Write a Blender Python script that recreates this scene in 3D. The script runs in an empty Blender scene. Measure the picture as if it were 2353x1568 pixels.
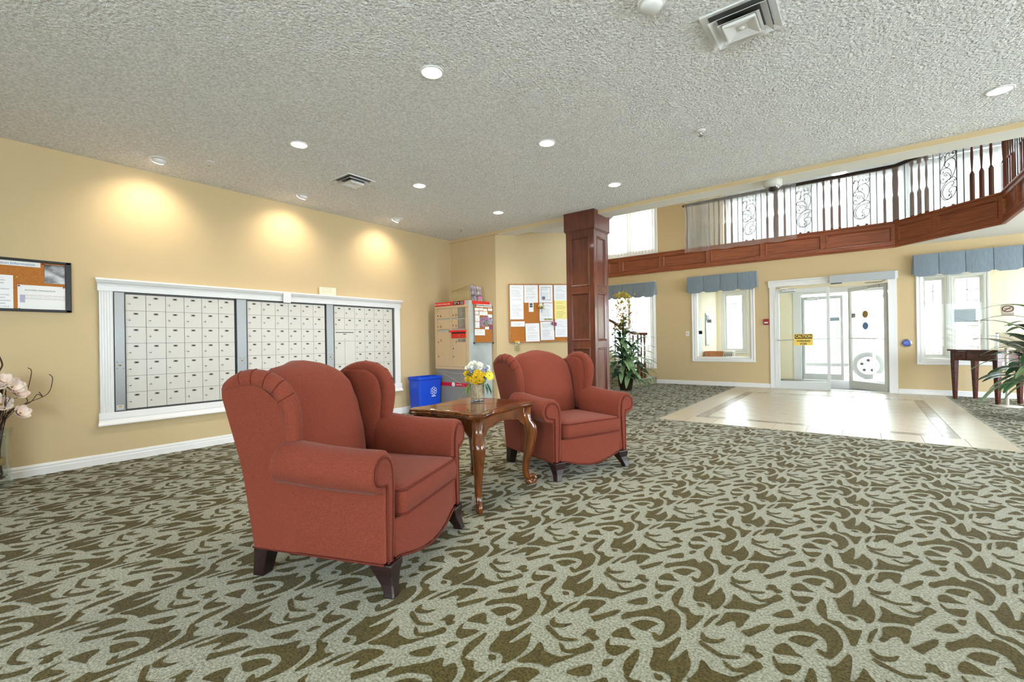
import bpy, math, random
import numpy as np
from mathutils import Matrix, Vector
random.seed(7)
scene = bpy.context.scene
COL = scene.collection

# ------------------------------------------------------------------ camera
W_PX, H_PX = 2353, 1568
FPX = 1043.5
CAM_H = 1.07
yaw, pit, rol = math.radians(37.503), math.radians(0.063), math.radians(-0.902)
cf = np.array([-math.sin(yaw)*math.cos(pit), math.cos(yaw)*math.cos(pit), math.sin(pit)])
_r0 = np.array([math.cos(yaw), math.sin(yaw), 0.0]); _u0 = np.cross(_r0, cf)
cr = math.cos(rol)*_r0 + math.sin(rol)*_u0
cu = -math.sin(rol)*_r0 + math.cos(rol)*_u0
CO = np.array([0.0, 0.0, CAM_H])
cam = bpy.data.cameras.new('camera')
cam.lens = FPX*36.0/W_PX; cam.sensor_width = 36.0; cam.clip_start = 0.05
camo = bpy.data.objects.new('camera', cam); COL.objects.link(camo)
camo.matrix_world = Matrix(((cr[0], cu[0], -cf[0], 0), (cr[1], cu[1], -cf[1], 0), (cr[2], cu[2], -cf[2], CAM_H), (0, 0, 0, 1)))
scene.camera = camo

# ------------------------------------------------------------------ world, exposure
scene.view_settings.view_transform = 'Standard'
scene.view_settings.look = 'None'
scene.view_settings.gamma = 1.0
scene.view_settings.use_curve_mapping = False
scene.view_settings.exposure = 0.52
world = bpy.data.worlds.new('World'); scene.world = world; world.use_nodes = True
bg = world.node_tree.nodes['Background']
bg.inputs[0].default_value = (0.82, 0.92, 1.0, 1); bg.inputs[1].default_value = 14.0
scene.cycles.max_bounces = 10; scene.cycles.diffuse_bounces = 6; scene.cycles.transparent_max_bounces = 12
scene.cycles.sample_clamp_indirect = 8.0

def portal(name, loc, sx, sy, normal):
    l = bpy.data.lights.new(name, 'AREA'); l.shape = 'RECTANGLE'; l.size = sx; l.size_y = sy
    l.cycles.is_portal = True
    o = bpy.data.objects.new(name, l); COL.objects.link(o)
    o.location = loc; o.rotation_euler = Vector(normal).to_track_quat('-Z', 'Y').to_euler()

# pixel helpers: a pixel gives a direction, a known plane gives the distance
def ray(x, y): return cf + cr*((x-W_PX/2)/FPX) - cu*((y-H_PX/2)/FPX)
def on_z(x, y, h): d = ray(x, y); return CO + d*((h-CAM_H)/d[2])
def on_x(x, y, c): d = ray(x, y); return CO + d*(c/d[0])
def on_y(x, y, c): d = ray(x, y); return CO + d*(c/d[1])

# ------------------------------------------------------------------ mesh building
class MB:
    def __init__(s): s.v = []; s.f = []; s.m = []
    def add(s, vs, fs, mi=0):
        b = len(s.v); s.v += [tuple(map(float, v)) for v in vs]
        s.f += [tuple(i+b for i in f) for f in fs]; s.m += [mi]*len(fs); return s
    def box(s, x0, x1, y0, y1, z0, z1, mi=0):
        return s.add([(x0,y0,z0),(x1,y0,z0),(x1,y1,z0),(x0,y1,z0),(x0,y0,z1),(x1,y0,z1),(x1,y1,z1),(x0,y1,z1)],
                     [(0,3,2,1),(4,5,6,7),(0,1,5,4),(1,2,6,5),(2,3,7,6),(3,0,4,7)], mi)
    def prism(s, pts, z0, z1, mi=0):                      # polygon in xy, extruded in z
        n = len(pts)
        vs = [(p[0],p[1],z0) for p in pts]+[(p[0],p[1],z1) for p in pts]
        return s.add(vs, [tuple(range(n-1,-1,-1)), tuple(range(n,2*n))]+[(i,(i+1)%n,n+(i+1)%n,n+i) for i in range(n)], mi)
    def extr(s, pts, a, b, axis, mi=0):                   # polygon in the other two axes, extruded along axis
        n = len(pts)
        if axis == 'x': g = lambda p, t: (t, p[0], p[1])
        elif axis == 'y': g = lambda p, t: (p[0], t, p[1])
        else: g = lambda p, t: (p[0], p[1], t)
        vs = [g(p, a) for p in pts]+[g(p, b) for p in pts]
        return s.add(vs, [tuple(range(n-1,-1,-1)), tuple(range(n,2*n))]+[(i,(i+1)%n,n+(i+1)%n,n+i) for i in range(n)], mi)
    def loft(s, rings, cap=True, mi=0, closed=False):
        n = len(rings[0]); vs = [p for r in rings for p in r]; fs = []
        m = len(rings)
        for k in range(m if closed else m-1):
            k2 = (k+1) % m
            for i in range(n): fs.append((k*n+i, k*n+(i+1)%n, k2*n+(i+1)%n, k2*n+i))
        if cap and not closed:
            fs.append(tuple(range(n-1,-1,-1))); fs.append(tuple(range((m-1)*n, m*n)))
        return s.add(vs, fs, mi)
    def lathe(s, prof, c=(0,0,0), n=20, mi=0, axis='z'):  # prof: (radius, height)
        rings = []
        for r, h in prof:
            ring = []
            for i in range(n):
                a = 2*math.pi*i/n
                if axis == 'z': p = (c[0]+r*math.cos(a), c[1]+r*math.sin(a), c[2]+h)
                elif axis == 'y': p = (c[0]+r*math.sin(a), c[1]+h, c[2]+r*math.cos(a))
                else: p = (c[0]+h, c[1]+r*math.cos(a), c[2]+r*math.sin(a))
                ring.append(p)
            rings.append(ring)
        return s.loft(rings, True, mi)
    def tube(s, pts, r, n=8, mi=0, closed=False):
        P = [Vector(p) for p in pts]; m = len(P)
        rr = r if isinstance(r, (list, tuple)) else [r]*m
        rings = []; up = None
        for k in range(m):
            if closed: t = P[(k+1) % m]-P[k-1]
            else: t = P[min(k+1, m-1)]-P[max(k-1, 0)]
            t.normalize()
            if up is None:
                up = Vector((0,0,1)) if abs(t.z) < .9 else Vector((1,0,0))
            a = (up - t*up.dot(t)); a.normalize(); b = t.cross(a); up = a
            rings.append([tuple(P[k]+a*(rr[k]*math.cos(2*math.pi*i/n))+b*(rr[k]*math.sin(2*math.pi*i/n))) for i in range(n)])
        return s.loft(rings, True, mi, closed)
    def ball(s, c, rx, ry=None, rz=None, n=10, m=7, mi=0):
        ry = ry or rx; rz = rz or rx
        return s.loft([[(c[0]+rx*math.sin(t)*math.cos(2*math.pi*i/n), c[1]+ry*math.sin(t)*math.sin(2*math.pi*i/n), c[2]-rz*math.cos(t)) for i in range(n)]
                       for t in [max(.06, min(math.pi-.06, math.pi*k/(m-1))) for k in range(m)]], True, mi)
    def xf(s, M, start=0):
        for i in range(start, len(s.v)): s.v[i] = tuple(M @ Vector(s.v[i]))
        return s

def mesh_of(name, mb, mats, smooth=False):
    me = bpy.data.meshes.new(name); me.from_pydata(mb.v, [], mb.f)
    for m in (mats if isinstance(mats, (list, tuple)) else [mats]): me.materials.append(m)
    me.polygons.foreach_set('material_index', mb.m)
    if smooth: me.polygons.foreach_set('use_smooth', [True]*len(mb.f))
    me.update(); return me

def rootmat(r): return Matrix.Translation(r.location) @ r.rotation_euler.to_matrix().to_4x4()

def worldmat(o):
    return (worldmat(o.parent) @ o.matrix_parent_inverse if o.parent is not None else Matrix()) @ rootmat(o)

def obj(name, mb, mats, parent=None, bevel=0, smooth=False, sub=0, world=False, data=None, seg=2):
    me = data or mesh_of(name, mb, mats, smooth or sub > 0)
    o = bpy.data.objects.new(name, me); COL.objects.link(o)
    if parent is not None:
        o.parent = parent
        if world:
            o.matrix_parent_inverse = worldmat(parent).inverted()
    if bevel:
        b = o.modifiers.new('bevel', 'BEVEL'); b.width = bevel; b.segments = seg; b.limit_method = 'ANGLE'; b.angle_limit = .7; b.harden_normals = False
    if sub:
        m = o.modifiers.new('sub', 'SUBSURF'); m.levels = sub; m.render_levels = sub
    return o

def tag(o, label, cat, group=None):
    o['label'] = label; o['category'] = cat
    if group: o['group'] = group
    return o
def thing(name, label, cat, loc=(0,0,0), rz=0.0, group=None):
    o = bpy.data.objects.new(name, None); COL.objects.link(o)
    o.empty_display_size = .1; o.location = loc; o.rotation_euler = (0,0,rz)
    return tag(o, label, cat, group)
def struct(o): o['kind'] = 'structure'; return o
def dup(root, loc, rz=None, label=None, group=None):
    r = root.copy(); COL.objects.link(r); r.location = loc
    if rz is not None: r.rotation_euler = (0,0,rz)
    if label: r['label'] = label
    if group: r['group'] = group
    for ch in list(root.children):
        c = ch.copy(); COL.objects.link(c); c.parent = r
        for g in ch.children:
            d = g.copy(); COL.objects.link(d); d.parent = c
    return r

def text_mesh(s, size, mat, name='lettering', align='CENTER', bold=0.0, xs=1.0, depth=0.0008, fit=None):
    cu_ = bpy.data.curves.new('t', 'FONT'); cu_.body = s; cu_.size = size; cu_.align_x = align; cu_.align_y = 'CENTER'
    cu_.offset = bold; cu_.extrude = depth; cu_.resolution_u = 3
    o = bpy.data.objects.new('t', cu_); COL.objects.link(o)
    dg = bpy.context.evaluated_depsgraph_get()
    me = bpy.data.meshes.new_from_object(o.evaluated_get(dg)); me.name = name
    bpy.data.objects.remove(o); bpy.data.curves.remove(cu_)
    if fit:
        xs_ = [v.co.x for v in me.vertices]; ys_ = [v.co.y for v in me.vertices]
        kx = fit[0]/(max(xs_)-min(xs_)); ky = fit[1]/(max(ys_)-min(ys_)); mxx = (max(xs_)+min(xs_))/2; myy = (max(ys_)+min(ys_))/2
        for v in me.vertices: v.co.x = (v.co.x-mxx)*kx; v.co.y = (v.co.y-myy)*ky
    elif xs != 1.0:
        for v in me.vertices: v.co.x *= xs
    me.materials.clear(); me.materials.append(mat); return me
def place_text(me, name, M, parent=None, world=True):
    o = bpy.data.objects.new(name, me); COL.objects.link(o)
    me.transform(M)
    if parent is not None:
        o.parent = parent
        if world:
            o.matrix_parent_inverse = worldmat(parent).inverted()
    return o
def frame(origin, xaxis, yaxis):   # matrix whose x,y span the face of a sign
    x = Vector(xaxis).normalized(); y = Vector(yaxis).normalized(); z = x.cross(y)
    return Matrix(((x.x,y.x,z.x,origin[0]),(x.y,y.y,z.y,origin[1]),(x.z,y.z,z.z,origin[2]),(0,0,0,1)))

# ------------------------------------------------------------------ materials
def srgb(r, g, b):
    f = lambda c: (c/255/12.92) if c/255 <= .04045 else ((c/255+.055)/1.055)**2.4
    return (f(r), f(g), f(b), 1)
MATS = {}
def mat(name, col, rough=.5, metal=0, spec=.5, var=0, vscale=8, bump=0, bscale=60, stretch=None, sheen=0, col2=None, coat=0, trans=0, alpha=1, emit=0, detail=4, ior=1.45, bdist=.01):
    if name in MATS: return MATS[name]
    m = bpy.data.materials.new(name); m.use_nodes = True; nt = m.node_tree; N = nt.nodes; L = nt.links
    b = N['Principled BSDF']
    b.inputs['Base Color'].default_value = col; b.inputs['Roughness'].default_value = rough; b.inputs['Metallic'].default_value = metal
    b.inputs['Specular IOR Level'].default_value = spec; b.inputs['IOR'].default_value = ior
    if sheen: b.inputs['Sheen Weight'].default_value = sheen; b.inputs['Sheen Roughness'].default_value = .4
    if coat: b.inputs['Coat Weight'].default_value = coat; b.inputs['Coat Roughness'].default_value = .08
    if trans: b.inputs['Transmission Weight'].default_value = trans
    if alpha < 1: b.inputs['Alpha'].default_value = alpha
    if emit: b.inputs['Emission Color'].default_value = col; b.inputs['Emission Strength'].default_value = emit
    if var or col2 or bump:
        tc = N.new('ShaderNodeTexCoord'); mp = N.new('ShaderNodeMapping'); L.new(tc.outputs['Object'], mp.inputs[0])
        if stretch: mp.inputs['Scale'].default_value = stretch
    if var or col2:
        nz = N.new('ShaderNodeTexNoise'); nz.inputs['Scale'].default_value = vscale; nz.inputs['Detail'].default_value = detail
        L.new(mp.outputs[0], nz.inputs['Vector'])
        rp = N.new('ShaderNodeValToRGB'); rp.color_ramp.elements[0].position = .32; rp.color_ramp.elements[1].position = .68
        c2 = col2 or tuple(c*(1-var) for c in col[:3])+(1,)
        rp.color_ramp.elements[0].color = c2; rp.color_ramp.elements[1].color = col
        L.new(nz.outputs['Fac'], rp.inputs[0]); L.new(rp.outputs[0], b.inputs['Base Color'])
    if bump:
        n2 = N.new('ShaderNodeTexNoise'); n2.inputs['Scale'].default_value = bscale; n2.inputs['Detail'].default_value = 3
        L.new(mp.outputs[0], n2.inputs['Vector'])
        bp = N.new('ShaderNodeBump'); bp.inputs['Strength'].default_value = bump; bp.inputs['Distance'].default_value = bdist
        L.new(n2.outputs['Fac'], bp.inputs['Height']); L.new(bp.outputs[0], b.inputs['Normal'])
    MATS[name] = m; return m

def glass(name, tint=(1,1,1,1), refl=.06, rough=.0):
    m = bpy.data.materials.new(name); m.use_nodes = True; nt = m.node_tree; N = nt.nodes; L = nt.links
    for n in list(N): N.remove(n)
    o = N.new('ShaderNodeOutputMaterial'); t = N.new('ShaderNodeBsdfTransparent'); g = N.new('ShaderNodeBsdfGlossy'); mx = N.new('ShaderNodeMixShader')
    t.inputs[0].default_value = tint; g.inputs['Roughness'].default_value = rough; mx.inputs[0].default_value = refl
    L.new(t.outputs[0], mx.inputs[1]); L.new(g.outputs[0], mx.inputs[2]); L.new(mx.outputs[0], o.inputs[0])
    MATS[name] = m; return m
def sheer(name, col, opacity, transl=.5):
    m = bpy.data.materials.new(name); m.use_nodes = True; nt = m.node_tree; N = nt.nodes; L = nt.links
    for n in list(N): N.remove(n)
    o = N.new('ShaderNodeOutputMaterial'); t = N.new('ShaderNodeBsdfTransparent'); d = N.new('ShaderNodeBsdfDiffuse'); tl = N.new('ShaderNodeBsdfTranslucent')
    a = N.new('ShaderNodeMixShader'); b = N.new('ShaderNodeMixShader')
    d.inputs[0].default_value = col; tl.inputs[0].default_value = col
    a.inputs[0].default_value = transl; b.inputs[0].default_value = opacity
    L.new(d.outputs[0], a.inputs[1]); L.new(tl.outputs[0], a.inputs[2]); L.new(t.outputs[0], b.inputs[1]); L.new(a.outputs[0], b.inputs[2]); L.new(b.outputs[0], o.inputs[0])
    MATS[name] = m; return m
def emis(name, col, s):
    m = bpy.data.materials.new(name); m.use_nodes = True; N = m.node_tree.nodes; L = m.node_tree.links
    for n in list(N): N.remove(n)
    o = N.new('ShaderNodeOutputMaterial'); e = N.new('ShaderNodeEmission'); e.inputs[0].default_value = col; e.inputs[1].default_value = s
    L.new(e.outputs[0], o.inputs[0]); MATS[name] = m; return m

M_wall = mat('wall paint', srgb(200,178,140), .75, spec=.3, bump=.04, bscale=160)
M_white = mat('white trim paint', srgb(226,226,226), .35)
M_ceil = mat('popcorn ceiling', srgb(250,251,253), .95, spec=.1, bump=1.0, bscale=60, bdist=.028, col2=srgb(218,219,221), vscale=58, detail=2)  # speckle colour paints in the fine shade between the popcorn grains
M_smooth = mat('smooth ceiling paint', srgb(226,224,218), .8, spec=.2)
M_cherry = mat('cherry wood', srgb(106,50,31), .28, col2=srgb(72,31,19), vscale=5, stretch=(6,6,.7), coat=.7, detail=8)
M_cherryh = mat('cherry wood lengthwise', srgb(152,84,54), .38, col2=srgb(120,62,39), vscale=5, stretch=(.7,6,8), coat=.15, detail=8)
M_darkwood = mat('espresso wood', srgb(42,26,24), .3, var=.4, vscale=30)
M_tablewood = mat('polished walnut', srgb(116,62,25), .16, col2=srgb(74,38,15), vscale=4, stretch=(10,1.2,1.2), coat=.6, detail=8)
M_fabric = mat('terracotta chenille', srgb(130,62,44), .85, spec=.2, col2=srgb(104,46,33), vscale=300, bump=.25, bscale=420, sheen=.08, detail=2)
M_piping = mat('terracotta piping', srgb(100,42,31), .85, spec=.2, var=.2, vscale=300)
M_metal = mat('brushed aluminium', srgb(190,192,192), .32, metal=.9)
M_greymetal = mat('grey anodised frame', srgb(140,142,142), .4, metal=.6)
M_chrome = mat('chrome', srgb(220,220,222), .15, metal=1)
M_brass = mat('brass lock', srgb(190,170,120), .3, metal=1)
M_black = mat('black', srgb(22,22,24), .4)
M_dgrey = mat('dark grey', srgb(70,70,70), .5)
M_mailbox = mat('mailbox enamel', srgb(198,195,188), .38)
M_cork = mat('cork', srgb(190,126,66), .9, col2=srgb(160,98,46), vscale=180, spec=.1)
M_paper = mat('paper', srgb(236,236,236), .8, spec=.2)
M_valance = mat('blue grey valance cloth', srgb(128,140,152), .8, col2=srgb(112,126,139), vscale=14, stretch=(6,6,.4), sheen=.2)
M_glass = glass('window glass', (.97,.99,.98,1), .012)
# ------------------------------------------------------------------ setting
WX, WY, CH = -5.55, 10.94, 2.805
def holed(mb, axis, t0, t1, a0, a1, z0, z1, holes, mi=0):
    xs = sorted({a0, a1, *[h[0] for h in holes], *[h[1] for h in holes]}); zs = sorted({z0, z1, *[h[2] for h in holes], *[h[3] for h in holes]})
    xs = [x for x in xs if a0 <= x <= a1]; zs = [z for z in zs if z0 <= z <= z1]
    for i in range(len(xs)-1):
        run = None
        for k in range(len(zs)-1):
            cx, cz = (xs[i]+xs[i+1])/2, (zs[k]+zs[k+1])/2
            solid = not any(h[0] < cx < h[1] and h[2] < cz < h[3] for h in holes)
            if solid: run = [zs[k], zs[k+1]] if run is None else [run[0], zs[k+1]]
            if run and (not solid or k == len(zs)-2):
                if axis == 'y': mb.box(xs[i], xs[i+1], t0, t1, run[0], run[1], mi)
                else: mb.box(t0, t1, xs[i], xs[i+1], run[0], run[1], mi)
                run = None
    return mb

# carpet: woven ground, with the darker figure of the weave as a child
M_carpet = mat('carpet pale pile', srgb(172,170,148), .95, spec=.1, col2=srgb(100,99,76), vscale=115, bump=.6, bscale=220, sheen=.35, detail=2)
M_carpet2 = mat('carpet olive pile', srgb(98,87,42), .95, spec=.1, col2=srgb(56,46,18), vscale=115, bump=.6, bscale=220, sheen=.1, detail=2)
floor = struct(obj('floor', MB().box(-6.6, 5.0, -3.0, WY+.02, -.12, 0), M_carpet))
def cat_rom(pts, k=2):
    P = np.array(pts, float); n = len(P); out = []
    for i in range(n):
        p0, p1, p2, p3 = P[i-1], P[i], P[(i+1) % n], P[(i+2) % n]
        for j in range(k):
            t = j/k
            out.append(.5*((2*p1)+(-p0+p2)*t+(2*p0-5*p1+4*p2-p3)*t*t+(-p0+3*p1-3*p2+p3)*t**3))
    return np.array(out)
FIG = [
 [(250,280),(300,270),(400,250),(520,250),(640,265),(740,300),(800,350),(815,420),(790,450),(720,420),(690,415),(730,455),(800,490),(850,490),(920,440),(960,390),(950,330),(900,260),(830,215),(770,190),(740,190),(700,215),(640,190),(590,150),(540,160),(480,185),(390,195),(300,215),(255,215),(215,250)],
 [(380,330),(450,300),(540,295),(620,310),(690,330),(640,350),(600,390),(520,380),(440,350)],
 [(230,430),(260,390),(330,365),(390,390),(460,450),(540,482),(430,468),(300,455),(250,450)],
 [(220,470),(260,530),(340,545),(430,545),(520,560),(480,600),(420,635),(340,620),(270,580),(230,520)],
 [(625,580),(660,600),(690,680),(690,760),(700,830),(640,800),(600,760),(575,690),(600,640)],
 [(800,560),(880,570),(940,540),(1000,490),(1045,460),(1060,520),(1050,620),(1040,680),(1100,690),(1160,650),(1200,580),(1240,630),(1300,680),(1340,740),(1350,800),(1320,880),(1250,900),(1220,860),(1180,830),(1090,790),(1000,780),(940,770),(880,720),(860,650),(840,600)],
 [(990,810),(1080,830),(1110,860),(1060,865),(1010,835)],
 [(740,130),(860,165),(930,170),(990,215),(1090,250),(1170,245),(1150,290),(1120,350),(1090,385),(1060,370),(1035,320),(990,260),(940,220),(860,190)],
 [(1430,220),(1520,215),(1640,225),(1710,250),(1690,300),(1680,350),(1640,360),(1600,310),(1540,295),(1480,310),(1420,345),(1370,330),(1410,300),(1415,250)],
 [(1245,345),(1275,270),(1350,232),(1310,280),(1270,350)],
 [(1270,410),(1330,455),(1420,480),(1520,485),(1570,470),(1530,510),(1420,512),(1330,490),(1280,450)],
 [(1300,495),(1500,575),(1650,630),(1845,645),(1840,662),(1650,652),(1490,595),(1330,530)],
 [(1440,680),(1520,720),(1600,770),(1700,800),(1830,830),(1900,840),(1960,830),(2060,800),(2100,770),(2030,830),(1950,880),(1880,900),(1880,940),(1760,910),(1600,890),(1480,890),(1400,870),(1440,840),(1470,770),(1450,720)],
 [(1680,680),(1800,735),(1880,765),(1950,755),(2010,740),(2040,710),(2070,690),(2180,740),(2130,780),(2060,800),(1980,790),(1880,785),(1780,745)],
 [(1720,400),(1800,385),(1920,340),(2000,330),(1980,380),(1930,400),(1870,430),(1830,450),(1790,430)],
 [(1860,540),(1960,550),(2010,600),(2080,620),(2110,640),(2060,660),(2000,630),(1920,600),(1870,610),(1880,570)],
 [(1980,240),(2080,200),(2150,190),(2200,230),(2230,260),(2130,265),(2040,255)],
 [(470,40),(550,35),(520,70),(490,75)]]
FIGG = [np.array([on_z(1780+p[0]/5.8825, 1280+p[1]/5.8825, 0)[:2] for p in cat_rom(f, 2)]) for f in FIG]
def inflate(P, d):
    a = np.sum(P[:,0]*np.roll(P[:,1],-1)-np.roll(P[:,0],-1)*P[:,1]); t = np.roll(P,-1,0)-np.roll(P,1,0); t /= np.maximum(np.linalg.norm(t,axis=1,keepdims=True),1e-6)
    return P+np.stack([t[:,1],-t[:,0]],1)*d*(1 if a > 0 else -1)
FIGG = [inflate(P, .003) for P in FIGG]
def clip(P, a, sgn, lim):
    out = []; n = len(P); ins = lambda p: sgn*(p[a]-lim) <= 0
    for i in range(n):
        p, q = P[i], P[(i+1) % n]
        if ins(p): out.append(p)
        if ins(p) != ins(q): t = (lim-p[a])/(q[a]-p[a]); out.append(p+(q-p)*t)
    return np.array(out)
cb = MB()
for i in range(-12, 8):
    for j in range(-14, 32):
        off = np.array([i*.483, j*.484+i*.242])
        for gi, g in enumerate(FIGG):
            P = g+off; c = P.mean(0)
            if not (WX < c[0] < 3.2 and -1.2 < c[1] < WY-.0): continue
            if -2.15 < c[0] < 1.14 and c[1] > 6.12: continue
            if c[1]-5.54 > c[0]+4.40 and c[0]+c[1] < 3.45 and c[1] > 5.4: continue
            if c[0]-.35 < WX: P = clip(P, 0, -1, WX+.015)
            if c[1]+.35 > WY: P = clip(P, 1, 1, WY-.015)
            if len(P) < 3: continue
            b = len(cb.v); cb.v += [(p[0], p[1], .0012+.00004*gi) for p in P]
            f = tuple(range(b, b+len(P)))
            ar = np.sum(P[:,0]*np.roll(P[:,1],-1)-np.roll(P[:,0],-1)*P[:,1])
            cb.f.append(f if ar > 0 else f[::-1]); cb.m.append(0)
fig = obj('carpet_figure', cb, M_carpet2, floor); fig['kind'] = 'stuff'

# entrance tiles set in the carpet
M_tile = mat('cream porcelain tile', srgb(200,190,172), .30, col2=srgb(200,188,166), vscale=9, stretch=(1,6,1))
M_tile2 = mat('taupe porcelain tile', srgb(158,146,132), .22, col2=srgb(140,128,116), vscale=9)
M_grout = mat('grout', srgb(176,168,152), .9)
TX0, TX1, TY0, TY1 = -2.165, 1.155, 6.02, WY
tiles = obj('tile_bed', MB().box(TX0, TX1, TY0, TY1-.005, .0004, .003), M_grout, floor)
def tile(x0, x1, y0, y1, m):
    g = .0025
    obj('tile', MB().box(x0+g, x1-g, y0+g, y1-g, .001, .006), m, floor)
DX0, DX1, DY0, DY1, DW = -1.80, .80, 6.44, 9.95, .13
n = 10; w = (TX1-TX0)/n
for k in range(n): tile(TX0+k*w, TX0+(k+1)*w, TY0, DY0, M_tile)
for r in range(3):
    h = (TY1-.005-DY1)/3
    for k in range(n): tile(TX0+k*w, TX0+(k+1)*w, DY1+r*h, DY1+(r+1)*h, M_tile)
n2 = 11; h = (DY1-DY0)/n2
for k in range(n2):
    tile(TX0, DX0, DY0+k*h, DY0+(k+1)*h, M_tile); tile(DX1, TX1, DY0+k*h, DY0+(k+1)*h, M_tile)
    tile(DX0, DX0+DW, DY0+k*h, DY0+(k+1)*h, M_tile2); tile(DX1-DW, DX1, DY0+k*h, DY0+(k+1)*h, M_tile2)
n3 = 7; w3 = (DX1-DX0-2*DW)/n3
for k in range(n3):
    tile(DX0+DW+k*w3, DX0+DW+(k+1)*w3, DY0, DY0+DW, M_tile2); tile(DX0+DW+k*w3, DX0+DW+(k+1)*w3, DY1-DW, DY1, M_tile2)
IX0, IX1, IY0, IY1 = DX0+DW, DX1-DW, DY0+DW, DY1-DW
q = .36/2**.5*2/2
for i in range(-14, 15):
    for j in range(-14, 15):
        cx, cy = (IX0+IX1)/2+(i-j)*q*.5*1.414, (IY0+IY1)/2+(i+j)*q*.5*1.414
        d = q*.707*1.0-.004
        P = np.array([(cx+d,cy),(cx,cy+d),(cx-d,cy),(cx,cy-d)])
        for a, s_, l in ((0,-1,IX0+.002),(0,1,IX1-.002),(1,-1,IY0+.002),(1,1,IY1-.002)):
            if len(P): P = clip(P, a, s_, l)
        if len(P) < 3: continue
        ar = abs(np.sum(P[:,0]*np.roll(P[:,1],-1)-np.roll(P[:,0],-1)*P[:,1]))/2
        if ar < .0008: continue
        obj('tile', MB().prism([tuple(p) for p in P], .001, .006), M_tile, floor)

# walls
struct(obj('wall_left', MB().box(WX-.15, WX, -3.15, 5.70, 0, CH), M_wall))
struct(obj('wall_corner', MB().box(WX, -4.556, 5.54, 5.70, 0, CH), M_wall))
A = Vector((-4.556, 5.54)); B = Vector((-3.41, 6.686)); C = Vector((-6.2, 9.476))
nrm = Vector((-.7071, .7071))
struct(obj('wall_notice', MB().prism([A, B, B+nrm*.15, A+nrm*.15], 0, CH), M_wall))
struct(obj('wall_stair', MB().prism([B, C, C-Vector((.7071,.7071))*.12, B+nrm*.12], 0, 5.3), M_wall))
struct(obj('wall_stair_end', MB().box(-6.35, -6.2, 9.4, WY+.15, 0, 5.3), M_wall))
# room behind the camera, with unseen windows added to supply ambient daylight
BW = [(-1.5,.7,.25,2.35), (1.6,3.8,.25,2.35)]
struct(obj('wall_back', holed(MB(), 'y', -3.15, -3.0, WX-.15, 5.15, 0, CH, BW), M_wall))
RW = [(2.2,4.4,.25,2.35), (6.6,9.8,.25,2.35)]  # unseen side openings, added to let daylight onto far wall and tiles
struct(obj('wall_right', holed(MB(), 'x', 5.0, 5.15, -3.15, WY+.15, 0, CH, RW), M_wall))
for (a,b,c,d) in BW: portal('window_daylight', ((a+b)/2, -3.16, (c+d)/2), b-a, d-c, (0,1,0))
for (a,b,c,d) in RW: portal('window_daylight', (5.16, (a+b)/2, (c+d)/2), b-a, d-c, (-1,0,0))
# far wall
F_W1 = (-3.02,-1.89,.63,2.32); F_D = (-1.41,.43,0,2.13); F_W2 = (.89,2.62,.63,2.32); F_W0 = (-5.25,-4.05,.45,2.40); F_U = (-5.30,-3.98,3.25,5.0)
struct(obj('wall_far', holed(MB(), 'y', WY, WY+.15, -6.2, 5.15, 0, 2.70, [F_W0,F_W1,F_D,F_W2]), M_wall))
struct(obj('wall_far_upper', holed(MB(), 'y', WY, WY+.15, -6.2, -3.22, 2.70, 5.3, [F_U]), M_wall))
# vestibule behind the far wall
VY = 13.4
M_vest = mat('vestibule paint', srgb(246,236,212), .75, spec=.3)
V_W1 = (-2.93,-2.47,.74,2.26); V_D = (-1.16,.52,0,2.14); V_W2 = (1.09,1.44,.60,2.30); V_W3 = (1.57,2.02,.60,2.30)
struct(obj('wall_entry', holed(MB(), 'y', VY, VY+.15, -3.3, 3.3, 0, 2.70, [V_W1,V_D,V_W2,V_W3]), M_vest))
struct(obj('wall_vestibule_left', MB().box(-3.30, -3.14, WY+.15, VY, 0, 2.70), M_vest))
VR = [(12.7,13.2,.3,2.4)]
struct(obj('wall_vestibule_right', holed(MB(), 'x', 3.14, 3.30, WY+.15, VY, 0, 2.70, VR), M_vest))
portal('window_daylight', (3.31, 12.95, 1.35), .5, 2.1, (-1,0,0))
struct(obj('floor_vestibule', MB().box(-3.3, 3.3, WY, VY+.15, -.12, .001), mat('entry mat grey', srgb(150,150,150), .9, var=.3, vscale=60)))
struct(obj('ceiling_vestibule', MB().box(-3.3, 3.3, WY+.15, VY+.15, 2.60, 2.70), M_smooth))
# outside ground
M_pave = mat('pale concrete paving', srgb(236,235,232), .9, var=.06, vscale=3)
struct(obj('ground', MB().box(-40, 40, -40, 45, -.3, -.13), M_pave))
struct(obj('pavement', MB().box(-12, 12, VY+.15, 16.4, -.13, -.01), M_pave))
struct(obj('added_dark_ground', MB().box(-40, 40, 16.4, 60, -.13, -.06), mat('asphalt', srgb(108,108,110), .95, var=.2, vscale=6)))  # dark surface added to cut light bounced up into the upper hall

# ceilings
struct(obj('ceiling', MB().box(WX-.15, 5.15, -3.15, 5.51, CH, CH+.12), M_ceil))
beam = struct(obj('beam', MB().box(WX, 5.0, 5.51, 5.77, 2.757, 2.95), [M_wall]))
obj('soffit', MB().box(-4.5, 5.0, 5.512, 5.768, 2.7545, 2.757), M_smooth, beam)
struct(obj('ceiling_alcove', MB().prism([(-5.7,5.77),(-2.58,5.77),(-3.0,6.25),(-6.3,9.6),(-6.3,5.77)], CH, CH+.12), M_ceil))
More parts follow.
